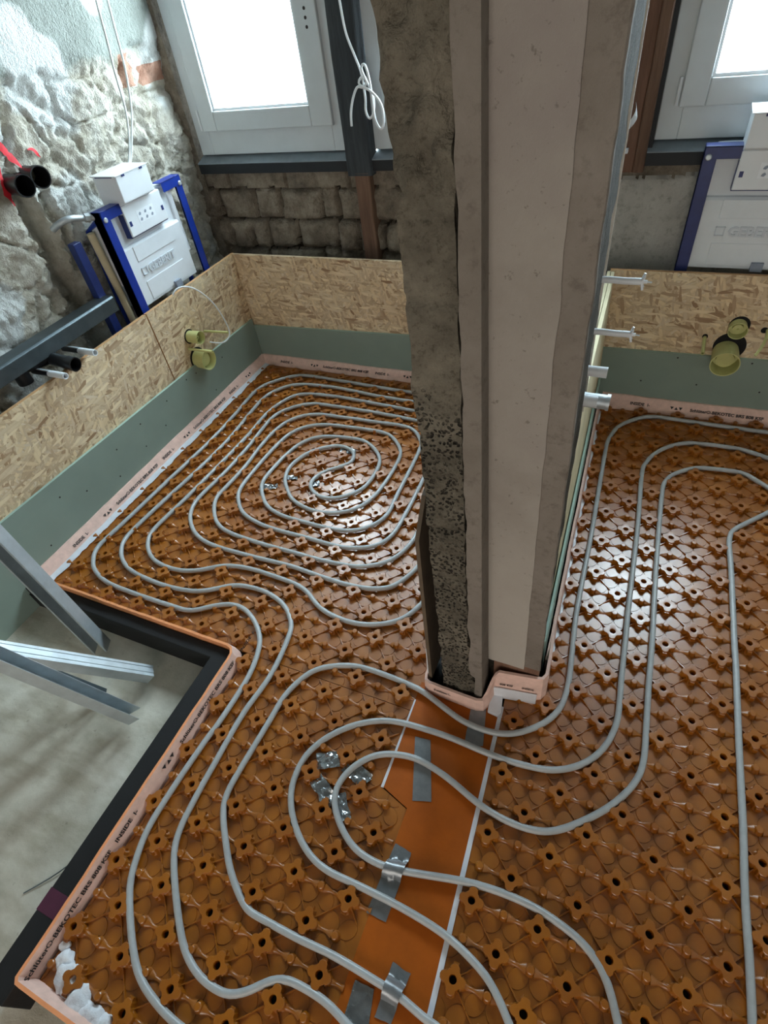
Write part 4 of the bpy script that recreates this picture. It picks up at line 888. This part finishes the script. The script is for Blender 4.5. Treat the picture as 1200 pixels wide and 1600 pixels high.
# ---- rail of the washbasin frame, sleeves and waste pipe (left)
t = thing('washbasin_mounting_frame', (-1.2, .9, ZC), 'dark steel rail of a mounting frame standing behind the long board at left', 'mounting frame')
m = MB(); m.prism([(-1.232, .715), (-1.165, .715), (-1.158, .708), (-1.158, .652), (-1.164, .652), (-1.164, .703), (-1.232, .703)], 1, -.1, 1.535); build('rail', m, 'steel', t, bevel=.002)
m = MB(); m.box(-1.235, -1.20, 1.50, 1.54, ZC, .93); build('upright', m, 'navy', t, bevel=.003)
m = MB(); m.box(-1.235, -1.20, .30, .34, ZC, .70); build('upright', m, 'navy', t, bevel=.003)
def sleeve(y, z, label, x0=-1.21, x1=-1.035):
    t = thing('threaded_rod', (x0, y, z), label, 'threaded rod', 'white-sleeved black rods')
    m = MB(); m.tube([(x0, y, z), (x1 - .075, y, z)], .011, 10); build('rod', m, 'blackp', t)
    m = MB(); m.lathe([(.0125, 0), (.0125, .085), (.0095, .085), (.0095, .01), (.0001, .01)], (x1 - .085, y, z), (1, 0, 0), 16); build('sleeve', m, 'white', t)
    m = MB(); m.box(x0, x1 - .08, y - .004, y + .004, z + .010, z + .0135); build('clip', m, 'galv', t)
sleeve(1.085, .618, 'white-sleeved black rod poking over the long board, the nearer of the two')
sleeve(1.245, .625, 'white-sleeved black rod poking over the long board, the farther of the two')
m = MB(); m.lathe([(.0245, 0), (.0245, .13), (.027, .132), (.027, .165), (.023, .165), (.022, .05), (.0001, .05)], (-1.215, 1.155, .640), (1, 0, -.10), 24)
tag(build('waste_pipe', m, 'blackp', sharp=40), 'short black waste pipe between the two white-sleeved rods', 'pipe')
m = MB(); m.tube([(-1.20, 1.03, .60), (-1.20, 1.03, .68)], .028, 16); m.tube([(-1.20, 1.03, .66), (-1.19, 1.15, .64)], .026, 14)
tag(build('pipe_elbow', m, 'blackp', sharp=50), 'black pipe elbow under the steel rail at left', 'pipe')
m = MB(); m.tube(catmull([(-1.225, 1.62, .93), (-1.225, 1.625, .80), (-1.222, 1.63, .62), (-1.22, 1.63, .3)], .03), .016, 12)
tag(build('plastic_tube', m, 'beige', sharp=60), 'beige plastic tube standing between the left cistern and the rough wall', 'pipe')
m = MB(); m.tube(catmull([(-1.27, 1.50, .985), (-1.235, 1.515, 1.003), (-1.21, 1.545, 1.01), (-1.205, 1.60, .995), (-1.18, 1.64, .985)], .008), .012, 12)
m.lathe([(.0001, 0), (.016, 0), (.017, .02), (.0001, .022)], (-1.20, 1.605, .994), (.4, 1, -.3), 6)
tag(build('water_pipe', m, 'galv', sharp=50), 'short bent metal water pipe joining the left cistern to the wall', 'pipe')

# ---- waste pipe stubs in the left wall, red paint
for y, z, lb in ((1.478, 1.149, 'left of the two black pipe stubs in the rough left wall, nearer the red paint'), (1.556, 1.156, 'right of the two black pipe stubs in the rough left wall')):
    m = MB(); m.lathe([(.034, 0), (.034, .10), (.0375, .10), (.0375, .125), (.0335, .125), (.0325, .01), (.0001, .01)], (-1.36, y, z), (1, -.18, .0), 28)
    tag(build('pipe_stub', m, 'blackp', sharp=40), lb, 'pipe', 'black pipe stubs in the left wall')
def paint(pts, w, label):
    m = MB(); 
    P = catmull([(0, y, z) for y, z in pts], .008, smooth=1); vs = []
    for i, p in enumerate(P):
        t = (P[min(i + 1, len(P) - 1)] - P[max(i - 1, 0)]).normalized(); q = Vector((0, -t.z, t.y))
        ww = w * (.55 + .9 * abs(fn(1, p.y, p.z, 20))) * min(1, .25 + min(i, len(P) - 1 - i) * .2)
        for k in (-1, -.33, .33, 1):
            v = p + q * ww * k; dp = max(wall_l_depth(v.y + a_, v.z + b_) for a_ in (-.014, 0, .014) for b_ in (-.014, 0, .014)); vs.append((XW + dp + .003, v.y, v.z))
    fs = [(i * 4 + k, (i + 1) * 4 + k, (i + 1) * 4 + k + 1, i * 4 + k + 1) for i in range(len(P) - 1) for k in range(3)]
    m.add(vs, fs, 0, True); return tag(build('paint_mark', m, 'redpaint', sharp=80), label, 'paint mark', 'red paint marks on the left wall')
paint([(1.43, 1.40), (1.462, 1.34), (1.485, 1.295), (1.508, 1.245), (1.528, 1.205), (1.538, 1.185)], .019, 'broad red spray paint stroke running down to the black pipe stubs')
paint([(1.43, 1.27), (1.452, 1.22), (1.440, 1.17), (1.428, 1.12), (1.432, 1.09)], .011, 'thin red spray paint stroke left of the black pipe stubs')
paint([(1.585, 1.232), (1.612, 1.228), (1.640, 1.195)], .009, 'short red spray paint dab above the right pipe stub')

# ================================================================ CABLES
def cable(name, pts, r, mat, label, cat='cable', group=None, step=.012):
    m = MB(); m.tube(catmull(pts, step, smooth=2), r, 8); return tag(build(name, m, mat, sharp=80), label, cat, group)
cable('wall_cable', [(-1.215, 2.13, 1.80), (-1.22, 2.097, 1.59), (-1.22, 2.079, 1.48), (-1.22, 2.060, 1.385), (-1.22, 2.044, 1.266), (-1.22, 2.012, 1.184), (-1.218, 1.955, 1.098), (-1.20, 1.90, 1.08)], .0042, 'gcable', 'left one of two pale cables hanging down the rough wall behind the white box')
cable('wall_cable', [(-1.215, 2.19, 1.80), (-1.22, 2.155, 1.586), (-1.22, 2.140, 1.495), (-1.22, 2.120, 1.378), (-1.22, 2.077, 1.259), (-1.22, 2.028, 1.18), (-1.218, 1.966, 1.098), (-1.20, 1.91, 1.08)], .0042, 'gcable', 'right one of two pale cables hanging down the rough wall behind the white box')
cable('white_cable', [(-1.12, 1.78, .55), (-1.10, 1.815, .615), (-1.082, 1.87, .612), (-1.075, 1.93, .57), (-1.075, 1.995, .49), (-1.075, 2.035, .40), (-1.075, 2.055, .30), (-1.075, 2.03, .268), (-1.078, 1.98, .268), (-1.082, 1.93, .295), (-1.085, 1.90, .315)], .0036, 'cable', 'thin white cable arching over the left board from cistern to yellow-green caps')
kn = [(-.372, 2.42, 1.80), (-.374, 2.42, 1.55), (-.370, 2.42, 1.486), (-.361, 2.42, 1.395), (-.335, 2.415, 1.33), (-.311, 2.41, 1.275), (-.305, 2.405, 1.24), (-.30, 2.40, 1.19), (-.305, 2.40, 1.145), (-.290, 2.40, 1.12), (-.268, 2.40, 1.15),
      (-.268, 2.405, 1.20), (-.29, 2.40, 1.25), (-.305, 2.40, 1.29), (-.285, 2.395, 1.30), (-.272, 2.395, 1.25), (-.27, 2.40, 1.19), (-.262, 2.39, 1.12), (-.240, 2.39, 1.085), (-.225, 2.39, 1.11), (-.232, 2.395, 1.17),
      (-.27, 2.39, 1.215), (-.315, 2.39, 1.235), (-.32, 2.40, 1.25), (-.30, 2.41, 1.262), (-.285, 2.40, 1.24), (-.30, 2.39, 1.225), (-.325, 2.395, 1.232), (-.352, 2.40, 1.20), (-.372, 2.40, 1.15), (-.378, 2.40, 1.10)]
cable('white_cable', kn, .0048, 'cable', 'white cable hanging in a knotted bundle in front of the dark post between the windows', step=.008)
m = MB(); m.tube(catmull([(.80, 1.27, 1.30), (.815, 1.27, 1.305), (.83, 1.27, 1.32), (.842, 1.27, 1.35), (.846, 1.27, 1.37)], .01), [.004, .004, .0045, .006, .008, .009, .010, .010, .0105, .011, .011, .011][:len(catmull([(.80, 1.27, 1.30), (.815, 1.27, 1.305), (.83, 1.27, 1.32), (.842, 1.27, 1.35), (.846, 1.27, 1.37)], .01))] if False else .006, 8)

# white fixings on the right side of the pillar
Yf = 1.20
def wing_sleeve(z, label, x0=.789, x1=.868):
    t = thing('fixing_sleeve', (x0, Yf, z), label, 'fixing', 'white winged fixing sleeves')
    m = MB(); m.tube([(x0 - .01, Yf, z), (x0 + .02, Yf, z + .0006), (x0 + .045, Yf, z - .0006), (x1, Yf, z)], .0072, 12); build('sleeve', m, 'white', t)
    m = MB()
    for a in (80, 125, 260, 300): 
        ra = math.radians(a); m.tube([(x1 - .001, Yf, z), (x1 + .004, Yf + math.cos(ra) * .017, z + math.sin(ra) * .017)], .0028, 6)
    m.tube([(x1, Yf, z), (x1 + .011, Yf, z)], .0042, 8); build('wing_nut', m, 'white', t)
    m = MB(); m.tube([(x1 + .005, Yf, z), (x1 + .020, Yf, z - .001)], .0020, 6); build('bolt_tip', m, 'galv', t)
wing_sleeve(1.026, 'upper white winged fixing sleeve sticking out right of the pillar')
wing_sleeve(.905, 'lower white winged fixing sleeve sticking out right of the pillar')
m = MB(); m.lathe([(.013, 0), (.0135, .05), (.0105, .05), (.010, .01), (.0001, .01)], (.785, Yf, .802), (1, 0, -.02), 18)
tag(build('pipe_end', m, 'white', sharp=40), 'short white pipe end sticking out right of the pillar, below the winged sleeves', 'pipe')
t = thing('pipe_end_socket', (.78, Yf, .713), 'grey-white pipe socket sticking out right of the pillar, the lowest of the four', 'pipe')
m = MB(); m.lathe([(.0155, 0), (.0155, .045), (.012, .045), (.0001, .04)], (.78, Yf, .716), (1, 0, -.02), 18); build('inner_pipe', m, 'white', t)
m = MB(); m.lathe([(.019, 0), (.019, .066), (.0215, .066), (.0215, .074), (.017, .074), (.016, .03), (.0001, .03)], (.78, Yf + .022, .704), (1, 0, -.02), 20); build('collar', m, 'galv', t)
# glossy strap and light block by the reddish post
m = MB(); P = catmull([(.675, 2.40, 1.03), (.695, 2.39, 1.045), (.72, 2.38, 1.07), (.733, 2.38, 1.10), (.728, 2.38, 1.115)], .008, smooth=1); vs = []
for i, p in enumerate(P):
    w = .004 + .012 * i / len(P); vs += [(p.x - .3 * w, p.y, p.z + w), (p.x + .3 * w, p.y + .01, p.z - w), (p.x + .3 * w, p.y + .012, p.z - w - .001), (p.x - .3 * w, p.y + .002, p.z + w + .001)]
m.add(vs, [(i * 4 + k, i * 4 + (k + 1) % 4, (i + 1) * 4 + (k + 1) % 4, (i + 1) * 4 + k) for i in range(len(P) - 1) for k in range(4)], 0, True)
tag(build('plastic_strap', m, 'white', sharp=60), 'shiny pale plastic strap curling from behind the pillar onto the reddish post', 'strap')
m = MB(); m.box(.668, .700, 2.40, 2.44, .975, .998); m.box(.700, .722, 2.41, 2.44, .972, .984)
tag(build('plastic_bracket', m, 'white'), 'small white bracket beside the pillar at the foot of the reddish post', 'bracket')

# ================================================================ GALVANISED STUD PROFILES
def channel(a, b, open_dir, w, h, th_, label, mat='galv', ribs=False, punch=False, notch=False, name='metal_stud_profile'):
    A, Bv = Vector(a), Vector(b); ax = (Bv - A).normalized(); o = Vector(open_dir); o = (o - ax * o.dot(ax)).normalized(); s = ax.cross(o)
    t = thing(name, a, label, 'metal profile', 'galvanised profiles leaning at left')
    L = (Bv - A).length; m = MB()
    sec = [(-w / 2, h), (-w / 2, 0), (w / 2, 0), (w / 2, h), (w / 2 - .006, h), (w / 2 - .006, h - th_), (w / 2 - th_, h - th_), (w / 2 - th_, th_), (-w / 2 + th_, th_), (-w / 2 + th_, h - th_), (-w / 2 + .006, h - th_), (-w / 2 + .006, h)]
    if not punch: sec = [(-w / 2, h), (-w / 2, 0), (w / 2, 0), (w / 2, h), (w / 2 - th_, h), (w / 2 - th_, th_), (-w / 2 + th_, th_), (-w / 2 + th_, h)]
    if ribs: sec = [(-w / 2, h), (-w / 2, 0), (-w * .30, 0), (-w * .27, .002), (-w * .2, .002), (-w * .17, 0), (w * .17, 0), (w * .2, .002), (w * .27, .002), (w * .3, 0), (w / 2, 0), (w / 2, h), (w / 2 - th_, h), (w / 2 - th_, th_ + .002), (-w / 2 + th_, th_ + .002), (-w / 2 + th_, h)]
    k = len(sec); vs = [A + s * u + o * v for u, v in sec] + [A + ax * L + s * u + o * v for u, v in sec]
    m.add(vs, [(i, (i + 1) % k, k + (i + 1) % k, k + i) for i in range(k)] + [tuple(range(k)), tuple(range(k, 2 * k))[::-1]])
    ch = build('channel', m, mat, t)
    bm = bmesh.new(); bm.from_mesh(ch.data); bmesh.ops.recalc_face_normals(bm, faces=bm.faces); bm.to_mesh(ch.data); bm.free()
    if punch:
        m = MB()
        for sg in (-1, 1):
            c = A + ax * .13 + s * (sg * .007) - o * .0006; pts = []
            for q in range(9):
                an = PI * q / 8; pts.append(c + ax * (math.cos(an) * .011) + s * sg * (math.sin(an) * .010 - .004))
            m.add(pts, [tuple(range(9)) if sg < 0 else tuple(range(9))[::-1]])
        build('punched_hole', m, 'hole', t)
    if ribs:
        m = MB()
        for q in range(int(L / .0045)):
            for u in (-.42, .42):
                c = A + ax * (.004 + q * .0045) + s * (u * w); n_ = -o * .0007
                m.add([c - ax * .0011 - s * .0015, c + ax * .0011 - s * .0015, c + ax * .0011 + s * .0015, c - ax * .0011 + s * .0015, c + n_], [(0, 1, 4), (1, 2, 4), (2, 3, 4), (3, 0, 4)])
        build('knurling', m, mat, t)
    if notch:
        pass
    return t
channel((-0.6789, 0.4526, -0.07), (-1.03, 0.4898, 2.57), (0.5073, -0.8581, 0.0795), 0.05, 0.05, .0012, 'galvanised metal profile leaning steeply with a punched hole near its foot, nearest the green board', punch=True)
channel((-0.3968, 0.4143, -0.045), (-1.03, -0.2088, 1.0832), (-0.5668, -0.5441, -0.6186), 0.045, 0.04, .0012, 'bright ribbed galvanised metal profile lying with closed side up on the concrete', ribs=True)
channel((-0.3691, 0.2501, -0.06), (-1.03, -0.1746, 1.9177), (0.7383, 0.5651, 0.3681), 0.04, 0.045, .0012, 'galvanised U-shaped metal profile with open side up, lowest of the profiles', notch=True)
channel((-0.5229, 0.2986, -0.07), (-1.0, 0.0478, 0.8883), (-0.6724, -0.5619, -0.4818), 0.03, 0.03, .0012, 'short dark metal profile hidden between the ribbed and the open profile', mat='steel')

# thin straw and specks on the bare concrete
m = MB(); m.tube(catmull([(-.235, -.09, ZC + .010), (-.27, -.16, ZC + .006), (-.33, -.235, ZC + .003)], .02), .0016, 6)
tag(build('wire_offcut', m, 'steel'), 'thin dark wire offcut lying on the concrete beside the black foam border', 'wire')
